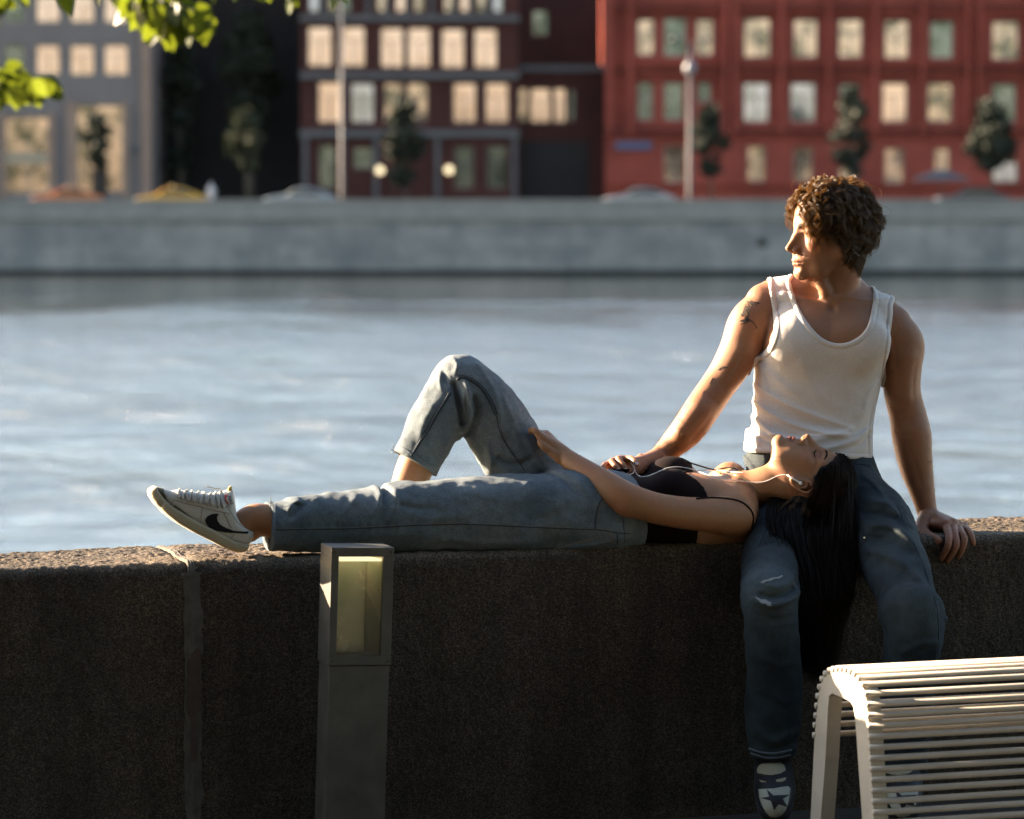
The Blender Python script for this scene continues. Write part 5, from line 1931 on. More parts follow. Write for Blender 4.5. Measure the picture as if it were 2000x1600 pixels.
# curly hair --------------------------------------------------------------
CAP = SDF(MH.o - .2, MH.o + .2, .004)
def Ec(S, x, y, z, r, k=.02, mode='u'): S.ell(MH.p(x, y, z), np.array(r) * MH.s, k, MH.A, mode)
build_head(CAP, MH, False, ())
CAP.D -= .005
Ec(CAP, -.060, 0, -.012, (.064, .076, .066))
Ec(CAP, .118, 0, -.045, (.102, .14, .152), .004, 's')
Ec(CAP, -.02, 0, -.16, (.20, .2, .085), .01, 's')
for sd in (1, -1): Ec(CAP, .050, sd * .07, -.060, (.075, .05, .072), .006, 's')
CAP.noise(.005, .03, 8, 2)
Vc, Qc = CAP.mesh(1)
hair = mesh_obj('hair', Vc, Qc, M_SCALP_M, man)


def curly(n_lock, per, seed, region, length, curl_r, turns, kink=1.0, lift=(.008, .03), azk=1.0):
    r = np.random.default_rng(seed)
    K = 22
    P_, Rr, Cc = [], [], []
    cnt = 0
    while cnt < n_lock:
        az = r.uniform(-math.pi, math.pi)
        el = math.asin(r.uniform(-.45, 1))
        if not region(az, el): continue
        cnt += 1
        L = length * r.uniform(.7, 1.3)
        lf = r.uniform(*lift)
        side = 1 if az > 0 else -1
        tl = np.linspace(0, 1, K)
        # flow: downwards over the skull, away from the parting
        front = math.exp(-(az / .9) ** 2)
        dEl = -L / .095 * (0.55 + .45 * math.cos(el)) * (1 - .25 * front)
        dAz = azk * side * (L / .095) * (.30 + .75 * front) * r.uniform(.6, 1.3) + r.normal() * .22
        eln = el + dEl * tl
        azn = az + dAz * tl
        R0 = 1 + (.0 + lf / .09 * np.sin(np.clip(tl * 1.35, 0, 1) * math.pi * .5))
        fall = np.clip(-(eln + .15), 0, 9)
        eln = np.maximum(eln, -1.0 - .1 * tl)
        cx, cyy, cz = .100, .080, .090
        bx = -.016 + cx * R0 * np.cos(eln) * np.cos(azn)
        by = cyy * R0 * np.cos(eln) * np.sin(azn)
        bz = .036 + cz * R0 * np.sin(eln) - .009 * fall
        base = np.stack([bx, by, bz], -1)
        t = np.gradient(base, axis=0)
        t /= np.linalg.norm(t, axis=1, keepdims=True)
        nrm = np.stack([bx / cx ** 2, by / cyy ** 2, (bz - .036) / cz ** 2], -1)
        nrm /= np.linalg.norm(nrm, axis=1, keepdims=True)
        bn = np.cross(t, nrm)
        ph, tw = r.uniform(0, 6.28), turns * r.uniform(.7, 1.3) * (1 if r.random() < .5 else -1)
        cr = curl_r * r.uniform(.6, 1.35)
        env = np.clip(tl * 2.2, 0, 1)
        hel = cr * env[:, None] * (np.cos(ph + tw * 6.283 * tl)[:, None] * bn + np.sin(ph + tw * 6.283 * tl)[:, None] * nrm)
        shade = r.random()
        for j in range(per):
            o = r.normal(size=3) * .0014
            o2 = r.normal(size=3) * (.0022 * kink)
            fz = np.cumsum(r.normal(size=(K, 3)), axis=0) * .00022 * kink
            p = base + hel * r.uniform(.85, 1.15) + o * 1.0 + o2 * tl[:, None] + fz
            P_.append(p)
            rad = .00052 * r.uniform(.75, 1.25) * np.clip((1.02 - tl) * 3, .15, 1)
            Rr.append(rad)
            c = np.clip(shade * .6 + r.random() * .5, 0, 1)
            Cc.append((c, c, c))
    P_ = np.array(P_)
    for _ in range(3):                             # keep the strands outside the skull
        q_ = MH.o + MH.s * (P_[..., 0:1] * MH.F + P_[..., 1:2] * MH.L + P_[..., 2:3] * MH.U)
        dd = SM.at(q_)
        nn_ = P_ - np.array([-.016, 0, .036])
        nn_ /= np.linalg.norm(nn_, axis=-1, keepdims=True)
        P_ = P_ + nn_ * np.clip(.0045 - dd, 0, .02)[..., None]
    Wp = MH.o + MH.s * (P_[..., 0:1] * MH.F + P_[..., 1:2] * MH.L + P_[..., 2:3] * MH.U)
    return Wp, np.array(Rr), np.array(Cc)


def reg(az, el):
    a = abs(az)
    if a < .75: return el > .62 + .0 * a
    if a < 1.25: return el > .30
    if a < 1.7: return el > -.10
    return el > -.45


parts = [curly(640, 13, 21, reg, .110, .0100, 1.5, .9, (.006, .022)),
         curly(160, 13, 31, lambda a, e: abs(a) < 1.5 and e > .75, .090, .0095, 1.4, .9, (.008, .024)),
         curly(190, 13, 22, lambda a, e: .35 < a < 1.0 and .62 < e < 1.15, .130, .0095, 1.9, 1.0, (.012, .026), .25),
         curly(70, 12, 27, lambda a, e: -1.1 < a < -.35 and .62 < e < 1.15, .105, .0080, 2.2, 1.0, (.012, .026), .3),
         curly(90, 12, 37, lambda a, e: abs(a) < .5 and .72 < e < 1.2, .060, .0075, 1.3, 1.0, (.006, .020), 1.3),
         curly(240, 12, 24, lambda a, e: abs(a) > 1.4 and e < .45, .062, .0105, 1.9, 1.1, (.012, .032)),
         curly(170, 1, 23, reg, .095, .012, 1.9, 2.6, (.016, .042))]
hp = np.concatenate([a for a, b, c in parts])
hr = np.concatenate([b for a, b, c in parts])
hc = np.concatenate([c for a, b, c in parts])
hs_ = strands_mesh('curls', hp, hr, M_HAIR_M, hair, 3, hc)

# fine sunlit hairs on his forearms
r = np.random.default_rng(17)
fa = []
tree_ = KDTree(len(Vm))
for ja, jb, n_ in ((P(1364, 810, 8.59), P(1295, 888, 8.575), 520), (P(1780, 850, 8.685), P(1802, 960, 8.67), 480)):
    ax_ = jb - ja
    La = np.linalg.norm(ax_)
    ax_ = ax_ / La
    t_ = (Vm - ja) @ ax_ / La
    rad_ = np.linalg.norm((Vm - ja) - (t_ * La)[:, None] * ax_, axis=1)
    ids = np.where((t_ > .0) & (t_ < 1) & (rad_ < .065))[0]
    for i in r.choice(ids, n_):
        p0 = Vm[i]
        o_ = (p0 - ja) - ((p0 - ja) @ ax_) * ax_
        o_ = _n(o_)
        d = _n(ax_ * .8 + o_ * .55 + r.normal(size=3) * .25)
        L = r.uniform(.006, .012)
        fa.append([p0 + d * L * q_ + ax_ * L * .35 * q_ * q_ for q_ in np.linspace(0, 1, 5)])
strands_mesh('arm_hair', np.array(fa), np.tile(np.array([.00022, .0002, .00018, .00013, .00006]), (len(fa), 1)), M_HAIR_M, man, 3, np.full((len(fa), 3), .6))

# belt line, seams, buttons of his jeans
seam('seam', bvh_j, [(1456, 905), (1500, 908), (1520, 909)], .0016, M_SEAMD, mjeans)
seam('seam', bvh_j, [(1668, 906), (1690, 908), (1701, 911)], .0016, M_SEAMD, mjeans)
seam('seam', bvh_j, [(1752, 985), (1775, 1040), (1802, 1100), (1822, 1160), (1832, 1205), (1833, 1270), (1828, 1300)], .0013, M_SEAMD, mjeans)
seam('hem', bvh_j, [(1464, 1462), (1490, 1470), (1515, 1472), (1545, 1465)], .0026, M_SEAM, mjeans)
seam('hem', bvh_j, [(1467, 1471), (1490, 1478), (1515, 1480), (1543, 1474)], .0022, M_SEAM, mjeans)
p_ = patch('worn_patch', bvh_j, [(1485, 1138), (1493, 1134), (1500, 1133), (1508, 1129), (1518, 1128), (1527, 1124), (1529, 1126), (1522, 1131), (1512, 1132), (1505, 1136), (1497, 1136), (1491, 1140)], M_FRAY, mjeans, .001, 2, .001)
p_ = patch('worn_patch', bvh_j, [(1474, 1166), (1480, 1168), (1487, 1172), (1493, 1171), (1500, 1175), (1507, 1178), (1504, 1181), (1508, 1184), (1500, 1183), (1495, 1179), (1488, 1179), (1482, 1173)], M_FRAY, mjeans, .001, 2, .001)
rv = MB()
c = project(bvh_j, [(1689, 1051)], .001)
if len(c):
    rv.tube([c[0], c[0] + np.array([0, -.004, 0])], .0035, 10)
    rv.build('rivet', new_mat('rivet_brass', (.75, .62, .4), .25, 1.0)[0], mjeans, True)

# sneakers: black with cream panels and a star over the toe --------------------
M_SHOEB = make_cloth('shoe_black', (0.006, 0.006, 0.007), rough=0.5, sc1=300, amp=.15)
M_SHOEC = make_cloth('shoe_cream', (0.30, 0.26, 0.17), rough=0.55, sc1=300, amp=.15)
M_SHOEW = make_cloth('shoe_white', (0.36, 0.36, 0.29), rough=0.5, sc1=300, amp=.15)


def star_shoe(ox, yy):
    S = SDF(P(1450 + ox, 1640, 7.8 + yy) + (0, -.05, 0), P(1580 + ox, 1440, 8.3 + yy), .0032)
    p = lambda u, v, y: P(u + ox, v, y + yy)
    S.chain([p(1509, 1462, 8.165), p(1509, 1490, 8.16), p(1511, 1512, 8.12), p(1513, 1545, 8.055), p(1514, 1572, 8.01)], [.043, .045, .046, .050, .036], .02, 4, (0, -.45, .9), .86)
    S.chain([p(1508, 1530, 8.20), p(1512, 1560, 8.12), p(1514, 1580, 8.035)], [.036, .046, .042], .02, 3)
    V, Q = S.mesh(1)
    up = mesh_obj('sneaker', V, Q, M_SHOEB, man)
    bv = BVHTree.FromPolygons([tuple(v) for v in V], [tuple(q_) for q_ in Q])
    o2 = lambda pts: [(a + ox, b) for a, b in pts]
    patch('panel', bv, o2([(1479, 1504), (1483, 1495), (1492, 1492), (1524, 1491), (1532, 1496), (1534, 1505), (1526, 1511), (1510, 1515), (1495, 1514), (1480, 1511)]), M_SHOEC, up, .0012, 1.5, .001)
    patch('panel', bv, o2([(1483, 1524), (1497, 1527), (1496, 1529), (1488, 1529)]), M_SHOEC, up, .0012, 1, .001)
    patch('panel', bv, o2([(1515, 1524), (1535, 1519), (1534, 1525), (1527, 1528), (1517, 1528)]), M_SHOEC, up, .0012, 1, .001)
    patch('toe_cap', bv, o2([(1482, 1542), (1510, 1541), (1538, 1536), (1543, 1541), (1541, 1556), (1539, 1568), (1534, 1583), (1526, 1592), (1515, 1596), (1504, 1594), (1496, 1586), (1489, 1573), (1484, 1558)]),
          M_SHOEW, up, .0012, 1.5, .001)
    star = [(1498, 1543), (1511, 1555), (1541, 1553), (1528, 1561), (1537, 1576), (1520, 1571), (1512, 1582), (1506, 1565), (1487, 1559), (1503, 1557)]
    patch('star', bv, o2(star), M_SHOEB, up, .0024, 1.2, .001)
    return up


tag(star_shoe(0, 0), None)
tag(star_shoe(250, .04), None)
# ------------------------------------------------------------------ the woman (built in the frame of the parapet)
woman = empty('person', tuple(to_world((-.3, -.03, 0))), 'dark-haired woman lying along the parapet in black top and jeans, head in his lap', 'person')


def WP(pts): return [W(u, v, y) for u, v, y in pts]


def wxz(pts, yl): return [tuple(W(u, v, yl)[[0, 2]]) for u, v in pts]


HF = _n(to_local(to_world(np.zeros(3)) + np.array((.27, -.22, .93))) )
HU = _n(to_local(ORG + np.array((.955, -.02, -.25))))
HF = _n(to_local(ORG + np.array((.27, -.09, .95))))
WH = Frame(W(1580, 941, -.135), HF, HU, 0.965)

SW = SDF((W(436, 0, -.1)[0], -.30, -.10), (W(1720, 0, 0)[0], .20, .50), .00265)
# torso: sections along the body
rows = [  # u, top v, bottom v, y centre, half width
    (1150, 935, 1066, -.030, .150), (1215, 928, 1062, -.035, .135), (1260, 932, 1066, -.040, .130), (1310, 925, 1070, -.045, .140),
    (1350, 922, 1070, -.050, .148), (1385, 928, 1068, -.055, .150), (1420, 936, 1062, -.060, .140), (1448, 950, 1050, -.065, .110)]
kx = [W(r[0], 1000, r[3])[0] for r in rows]
zt = np.array([W(r[0], r[1], r[3])[2] for r in rows])
zbt = np.array([W(r[0], r[2], r[3])[2] for r in rows])


def w_torso(S, off=0.0, k=.01):
    S.loft(0, kx, [r[3] for r in rows], np.array([r[4] for r in rows]) + off, (zt + zbt) / 2, (zt - zbt) / 2 + off, 2.4, k)


def w_bust(S, off=0.0, k=.02):
    S.ell(W(1312, 958, -.115), np.array((.066, .060, .052)) + off, k)
    S.ell(W(1312, 932, .015), np.array((.066, .060, .050)) + off, k)


w_torso(SW)
w_bust(SW)
# shoulders and collar
SW.cone(W(1432, 1003, -.175), W(1448, 965, -.06), .050, .042, .03)
SW.cone(W(1425, 946, .085), W(1448, 965, -.06), .045, .042, .03)
SW.ell(W(1425, 931, .10), (.040, .042, .036), .02)
SW.cone(W(1372, 1048, -.140), W(1430, 1040, -.140), .046, .040, .02)
SW.cone(W(1452, 932, -.075), W(1420, 972, -.165), .0080, .0085, .012)        # collar bones
SW.cone(W(1452, 928, -.055), W(1428, 920, .05), .0080, .0080, .012)
# neck
SW.chain(WP([(1440, 966, -.070), (1475, 955, -.095), (1510, 944, -.120), (1545, 950, -.135)]), [.052, .0475, .0465, .050], .03, 4)
SW.cone(W(1545, 962, -.165), W(1462, 936, -.085), .014, .010, .018)
# near arm
ARM = [(1436, 1008, -.190, .0490), (1400, 1006, -.205, .0440), (1345, 1003, -.215, .0400), (1285, 994, -.220, .0380), (1240, 980, -.215, .0375),
       (1212, 968, -.200, .0385), (1185, 950, -.175, .0360), (1150, 926, -.135, .0300), (1118, 903, -.095, .0240), (1096, 887, -.065, .0205)]
SW.chain(WP([a[:3] for a in ARM]), [a[3] for a in ARM], .018, 4)
SW.ell(W(1228, 990, -.214), (.030, .024, .022), .02)


# her near hand on the raised thigh
SW2 = SW
wrw = W(1098, 889, -.068)
mc_ = WP([(1056, 853, -.055), (1064, 851, -.040), (1072, 853, -.022), (1079, 859, -.006)])
for q_, r_ in zip(mc_, (.0120, .0120, .0115, .0105)):
    SW2.cone(wrw, q_, .0185, r_, .010)
fingers(SW2, [
    ([mc_[0], W(1046, 842, -.050), W(1038, 840, -.030), W(1036, 845, -.008)], [.0108, .0092, .0088, .0070]),
    ([mc_[1], W(1056, 846, -.018), W(1048, 848, .010), W(1046, 856, .030)], [.0110, .0095, .0090, .0070]),
    ([mc_[2], W(1066, 846, .002), W(1058, 852, .030), W(1056, 862, .050)], [.0105, .0092, .0085, .0068]),
    ([mc_[3], W(1076, 854, .015), W(1070, 862, .038), W(1068, 870, .052)], [.0095, .0082, .0076, .0062]),
    ([wrw + (-.01, -.012, -.006), W(1074, 880, -.070), W(1062, 872, -.070), W(1054, 863, -.062)], [.0160, .0125, .0100, .0080]),
], .003)
# her far arm and hand on his hand
SW.chain(WP([(1425, 935, .105), (1370, 965, .130), (1305, 985, .150), (1272, 972, .125), (1245, 930, .075), (1224, 907, .038)]), [.040, .034, .030, .026, .021, .019], .015, 4)
m4 = WP([(1222, 898, .020), (1212, 897, .022), (1202, 900, .024), (1192, 905, .026)])
for q_ in m4: SW.cone(W(1228, 908, .040), q_, .018, .0105, .008)
fingers(SW, [
    ([m4[0], W(1232, 896, .002), W(1240, 901, -.018), W(1245, 908, -.030)], [.0105, .0092, .0086, .0070]),
    ([m4[1], W(1208, 897, .002), W(1216, 908, -.022), W(1223, 917, -.034)], [.0105, .0092, .0086, .0070]),
    ([m4[2], W(1195, 901, .004), W(1202, 910, -.022), W(1209, 918, -.034)], [.0100, .0088, .0082, .0066]),
    ([m4[3], W(1181, 908, .010), W(1178, 914, -.010), W(1184, 922, -.024)], [.0090, .0078, .0072, .0060]),
], .0022)
build_head(SW, WH, True)
# legs run on inside the jeans to both ankles
SW.chain(WP([(470, 1028, -.105), (495, 1012, -.105), (530, 1018, -.105), (600, 1026, -.105), (860, 1005, -.105), (1010, 1002, -.10), (1160, 1000, -.08)]), [.032, .0325, .040, .048, .056, .066, .080], .02, 4)
SW.ell(W(486, 1036, -.078), (.03, .03, .03), .02)
SW.chain(WP([(778, 1000, .080), (790, 965, .080), (806, 925, .080), (826, 880, .080), (862, 812, .08), (902, 754, .08)]), [.036, .038, .045, .046, .040, .034], .02, 4)
SW.chain(WP([(902, 754, .08), (988, 862, .07), (1078, 972, .06), (1160, 990, .03)]), [.034, .050, .062, .080], .02, 4)
Vw, Qw = SW.mesh(1)
colw = np.ones((len(Vw), 3))
colw = head_colors(Vw, WH, colw, True)
for c, rr, g in ((W(1215, 990, -.215), .04, .14), (W(1200, 905, .0), .05, .12)):
    w_ = np.exp(-(np.linalg.norm(Vw - c, axis=1) / rr) ** 2)[:, None]
    colw *= 1 - w_ * np.array([.02, g, g])
Vb, Qb = Vw, Qw
Vb_w = to_world(Vb)
cb = colw

# legs (skin) : ankle of the lying leg, shin of the raised leg
w_body_placeholder = None
w_body = mesh_obj('body', Vb_w, Qb, M_SKIN_W, woman, True, cb)
bvh_w = BVHTree.FromPolygons([tuple(v) for v in Vb_w], [tuple(q_) for q_ in Qb])
brow_strands(WH, SW, True, 130, to_world, 'eyebrow', M_HAIR_W, woman)
# lashes
for sd in (1, -1):
    ps, r = [], np.random.default_rng(3)
    for i in range(46):
        t = i / 45
        y = sd * (.018 + .028 * t)
        z = -.0085 + .0035 * (2 * t - 1) ** 2 - .0018
        xs = np.linspace(.1, .05, 60)
        pp = np.array([WH.p(x, y, z) for x in xs])
        j = np.argmax(SW.at(pp) < 0)
        p0 = pp[j]
        d = WH.F * .8 + WH.L * sd * (.25 + .5 * t) - WH.U * .75
        d = _n(d + r.normal(size=3) * .12)
        L = .0075
        ps.append([p0 + d * L * s_ + WH.U * (.0028 * s_ * s_) for s_ in np.linspace(0, 1, 5)])
    strands_mesh('eyelash', to_world(np.array(ps)), np.tile(np.array([.0005, .00045, .0004, .00028, .0001]), (46, 1)), M_HAIR_W, woman, 3, np.zeros((46, 3)))
M_NAIL = new_mat('nail_polish', (.60, .52, .52), .15)[0]
for (u, v, a) in ((1243.5, 906, 0), (1207.5, 918, 20), (1222, 917.5, 30)):
    patch('fingernail', bvh_w, [(u - 3.4, v - 2.4), (u + 1, v - 3.2), (u + 4, v), (u + 1.5, v + 2.6), (u - 3, v + 2)], M_NAIL, woman, .0008, .7, .0006)

# black top --------------------------------------------------------------
TW = SDF((W(1190, 0, 0)[0], -.22, -.02), (W(1425, 0, 0)[0], .16, .30), .0026)
w_torso(TW, .0035, .004)
w_bust(TW, .004, .016)
for pts, am in (([(1225, 955), (1240, 1000), (1246, 1050)], .0026), ([(1246, 950), (1256, 985), (1262, 1030)], .0024), ([(1268, 955), (1272, 990), (1282, 1030)], .0022), ([(1234, 950), (1248, 995), (1254, 1040)], -.002),
                ([(1257, 950), (1264, 985), (1272, 1030)], -.002)):
    TW.crease(wxz(pts, -.15), am, .006)
gX, gY, gZ = np.meshgrid(*TW.ax, indexing='ij')
SWs = SW.at(np.stack([gX, gY, gZ], -1)).astype(np.float32)
TW.D = np.where((TW.D < .014) & (gY > -.185), np.minimum(TW.D, SWs - .0030), TW.D)
del gX, gY, gZ
clipp = wxz([(1180, 890), (1260, 860), (1300, 855), (1322, 862), (1340, 885), (1347, 903), (1338, 914), (1331, 921), (1340, 926), (1353, 935), (1361, 948), (1364, 965), (1361, 980), (1352, 1000), (1346, 1030), (1342, 1100), (1180, 1100)], -.12)
clipf = wxz([(1180, 880), (1260, 850), (1320, 850), (1346, 885), (1350, 900), (1341, 912), (1334, 925), (1334, 1100), (1180, 1100)], .015)
tt = np.clip((TW.ax[1] + .075) / .03, 0, 1)[None, :, None]
d2 = poly_sdf(TW.ax[0][:, None], TW.ax[2][None, :], clipp)[:, None, :] * (1 - tt) + poly_sdf(TW.ax[0][:, None], TW.ax[2][None, :], clipf)[:, None, :] * tt
TW.D = np.maximum(TW.D, d2)
Vk, Qk = TW.mesh(1)
top = mesh_obj('top', to_world(Vk), Qk, M_TOP, woman)
bvh_t = BVHTree.FromPolygons([tuple(v) for v in np.vstack([to_world(Vk), Vb_w])], [tuple(q_) for q_ in np.vstack([Qk, Qb + len(Vk)])])
seam('strap', bvh_t, [(1360, 975), (1385, 973), (1415, 974), (1440, 978), (1456, 986), (1467, 998), (1471, 1012), (1468, 1030)], .0026, M_TOP, woman)
seam('strap', bvh_t, [(1344, 903), (1365, 912), (1390, 919), (1405, 917), (1425, 914), (1447, 920)], .0022, M_TOP, woman)
M_GOLD = new_mat('gold_chain', (.9, .66, .32), .25, 1.0)[0]
seam('necklace', bvh_w, [(1367, 922), (1385, 922), (1405, 922), (1430, 927), (1450, 934), (1470, 946), (1485, 962)], .0009, M_GOLD, woman)

# jeans --------------------------------------------------------------------
JW = SDF((W(515, 0, -.1)[0], -.30, -.055), (W(1250, 0, 0)[0], .20, .50), .0036)
yl_ = -.105
leg = [  # u, top, bottom, y, half depth
    (524, 985, 1076, yl_, .058), (560, 977, 1077, yl_, .062), (620, 966, 1077, yl_, .066), (680, 960, 1077, yl_, .070), (735, 954, 1078, yl_, .074), (780, 943, 1078, yl_, .080),
    (840, 938, 1078, yl_, .083), (900, 934, 1079, yl_, .086), (960, 930, 1080, yl_, .090), (1020, 927, 1081, -.105, .096), (1080, 922, 1083, -.102, .104), (1140, 925, 1083, -.095, .112),
    (1190, 938, 1079, -.09, .115), (1232, 955, 1072, -.085, .105)]
JW.loft(0, [W(l[0], 1030, l[3])[0] for l in leg], [l[3] for l in leg], [l[4] for l in leg],
        [(W(l[0], l[1], l[3])[2] + W(l[0], l[2], l[3])[2]) / 2 for l in leg], [(W(l[0], l[1], l[3])[2] - W(l[0], l[2], l[3])[2]) / 2 for l in leg], 2.5, .01)
pel = [(1060, 930, 1076, -.03, .155), (1100, 913, 1076, -.03, .170), (1150, 915, 1074, -.03, .172), (1190, 920, 1070, -.035, .165), (1236, 924, 1068, -.035, .150)]
JW.loft(0, [W(l[0], 1000, l[3])[0] for l in pel], [l[3] for l in pel], [l[4] for l in pel],
        [(W(l[0], l[1], l[3])[2] + W(l[0], l[2], l[3])[2]) / 2 for l in pel], [(W(l[0], l[1], l[3])[2] - W(l[0], l[2], l[3])[2]) / 2 for l in pel], 2.4, .03)
# raised leg
JW.chain(WP([(1078, 972, .06), (1030, 915, .065), (988, 852, .07), (946, 790, .075), (908, 750, .08)]), [.084, .082, .080, .077, .066], .03, 4)
JW.chain(WP([(900, 745, .08), (872, 790, .08), (846, 835, .08), (826, 875, .08), (811, 906, .08)]), [.066, .068, .068, .064, .061], .03, 4)
JW.cone(W(925, 800, .07), W(905, 845, .07), .034, .014, .03)            # cloth sagging behind the knee
JW.cone(W(955, 865, .07), W(1000, 925, .065), .046, .060, .03)
# cuffs
for a, b, r0 in ((W(814, 899, .08), W(806, 917, .08), .0640),):
    JW.cone(a, b, r0, r0, .004)
JW.loft(0, [W(521, 1030, yl_)[0], W(529, 1030, yl_)[0], W(537, 1030, yl_)[0]], yl_, .0625, (W(530, 983, yl_)[2] + W(530, 1078, yl_)[2]) / 2, (W(530, 983, yl_)[2] - W(530, 1078, yl_)[2]) / 2 + .001, 2.5, .002)


def L3(p, a, n):   # signed distance beyond plane through a with normal n
    X, Y, Z = JW.ax[0][:, None, None], JW.ax[1][None, :, None], JW.ax[2][None, None, :]
    return (X - a[0]) * n[0] + (Y - a[1]) * n[1] + (Z - a[2]) * n[2]


wc = [
    # back of the knee and thigh of the raised leg
    ([(892, 745), (897, 775), (904, 805), (912, 835)], -.018, .009), ([(908, 742), (914, 770), (922, 800), (922, 830), (912, 850)], .014, .008), ([(905, 760), (908, 790), (914, 815)], .007, .005),
    ([(925, 770), (936, 805), (932, 840), (915, 862)], -.008, .008), ([(872, 728), (867, 745), (868, 765)], .004, .005), ([(880, 722), (878, 738), (882, 755)], -.004, .006),
    ([(896, 700), (899, 715), (892, 735)], .005, .006),
    ([(935, 705), (965, 760), (975, 815), (975, 870)], .004, .008), ([(980, 770), (1000, 820), (1010, 870)], .003, .009), ([(955, 865), (962, 900), (965, 930)], .005, .007),
    ([(850, 790), (830, 830), (822, 870)], .004, .010), ([(838, 775), (812, 820), (796, 860)], -.003, .010), ([(875, 800), (858, 850), (836, 890)], .003, .012), ([(1020, 850), (1045, 890), (1060, 915)], .005, .009),
    ([(1010, 900), (1040, 915), (1075, 905)], -.010, .009), ([(930, 880), (940, 905), (945, 935)], -.004, .010),
    # lying leg
    ([(760, 945), (755, 965), (742, 985)], -.012, .008), ([(745, 950), (738, 975), (720, 1010)], .006, .009), ([(770, 950), (768, 980), (750, 1020)], .005, .010),
    ([(700, 965), (680, 990), (660, 1020)], .004, .010), ([(690, 985), (665, 1010), (650, 1030)], -.003, .008), ([(590, 975), (570, 985), (560, 1000)], .006, .008), ([(600, 985), (580, 998), (565, 1015)], -.005, .008),
    ([(540, 985), (560, 980), (590, 990)], -.004, .006), ([(760, 980), (800, 990), (850, 990)], -.004, .008), ([(780, 1000), (830, 1010), (900, 1000)], .003, .012),
    ([(900, 950), (950, 970), (1010, 975)], .0025, .014), ([(1000, 1000), (1050, 1010), (1100, 990)], -.003, .014), ([(620, 1050), (700, 1058), (800, 1050)], -.003, .012), ([(850, 1050), (950, 1060), (1050, 1055)], .003, .012),
    ([(1075, 915), (1095, 935), (1115, 965)], -.004, .008), ([(1100, 915), (1125, 945), (1145, 980)], .004, .010), ([(1180, 960), (1200, 985), (1225, 1000)], .004, .008), ([(1190, 950), (1215, 975), (1232, 985)], -.004, .007),
    ([(1060, 1075), (1100, 1068), (1150, 1060), (1185, 1050)], .004, .008), ([(1020, 1078), (1060, 1085), (1100, 1082)], .003, .010), ([(1090, 908), (1110, 905), (1130, 912)], .005, .007),
]
for pts, am, wd in wc:
    ylv = .0 if min(p[1] for p in pts) < 900 else -.15
    JW.crease(wxz(pts, ylv), am * 1.4, wd * .85, -.4 if ylv < 0 else -.05, .03 if ylv < 0 else .3)
JW.noise(.0036, .08, 15, 4)
# cut: cuff ends, waist
a1, a2 = W(770, 880, .08), W(852, 932, .08)
nn = np.array([-(a2 - a1)[2], 0, (a2 - a1)[0]])
nn = _n(nn)
if nn[2] > 0: nn = -nn
cutz = L3(None, a1, nn)
region = (JW.ax[0][:, None, None] < W(870, 0, .08)[0]) & (JW.ax[1][None, :, None] > .005)
JW.D = np.where(region, np.maximum(JW.D, cutz), JW.D)
b1, b2 = W(1216, 921, -.03), W(1242, 1070, -.1)
nn = np.array([(b1 - b2)[2], 0, -(b1 - b2)[0]])
nn = _n(nn)
if nn[0] < 0: nn = -nn
JW.D = np.maximum(JW.D, L3(None, b1, nn))
JW.D = np.maximum(JW.D, W(522, 1030, yl_)[0] - JW.ax[0][:, None, None])
Vp, Qp = JW.mesh(1)
cp = np.zeros((len(Vp), 3))
for c, rr, g in ((W(895, 720, .03), .06, .35), (W(1000, 830, .0), .11, .35), (W(880, 980, -.18), .16, .22), (W(960, 900, .0), .07, .3)):
    d = np.linalg.norm(Vp - c, axis=1)
    cp[:, 0] = np.maximum(cp[:, 0], g * np.exp(-(d / rr) ** 2))
# puckered dark spots above the outer seam
for i, u in enumerate([563, 574, 588, 606, 624, 641, 659, 672, 686, 704, 722, 737, 755, 774, 792, 803]):
    d = np.linalg.norm(Vp - W(u, 1026 - .004 * (u - 560), -.175), axis=1)
    cp[:, 1] = np.maximum(cp[:, 1], .55 * np.exp(-(d / .0085) ** 2))
wj = mesh_obj('jeans', to_world(Vp), Qp, M_DENIM_W, woman, True, cp)
bvh_wj = BVHTree.FromPolygons([tuple(v) for v in to_world(Vp)], [tuple(q_) for q_ in Qp])
seam('seam', bvh_wj, [(538, 1035), (600, 1034), (680, 1033), (740, 1030), (820, 1026), (900, 1024), (960, 1026), (1040, 1030), (1110, 1033), (1170, 1035), (1200, 1040), (1232, 1043)], .0013, M_SEAMD, wj)
seam('seam', bvh_wj, [(538, 1033), (600, 1032), (680, 1031), (740, 1028), (820, 1024), (900, 1022), (960, 1024), (1040, 1028), (1110, 1031), (1170, 1033), (1198, 1037)], .0006, M_THREAD, wj)


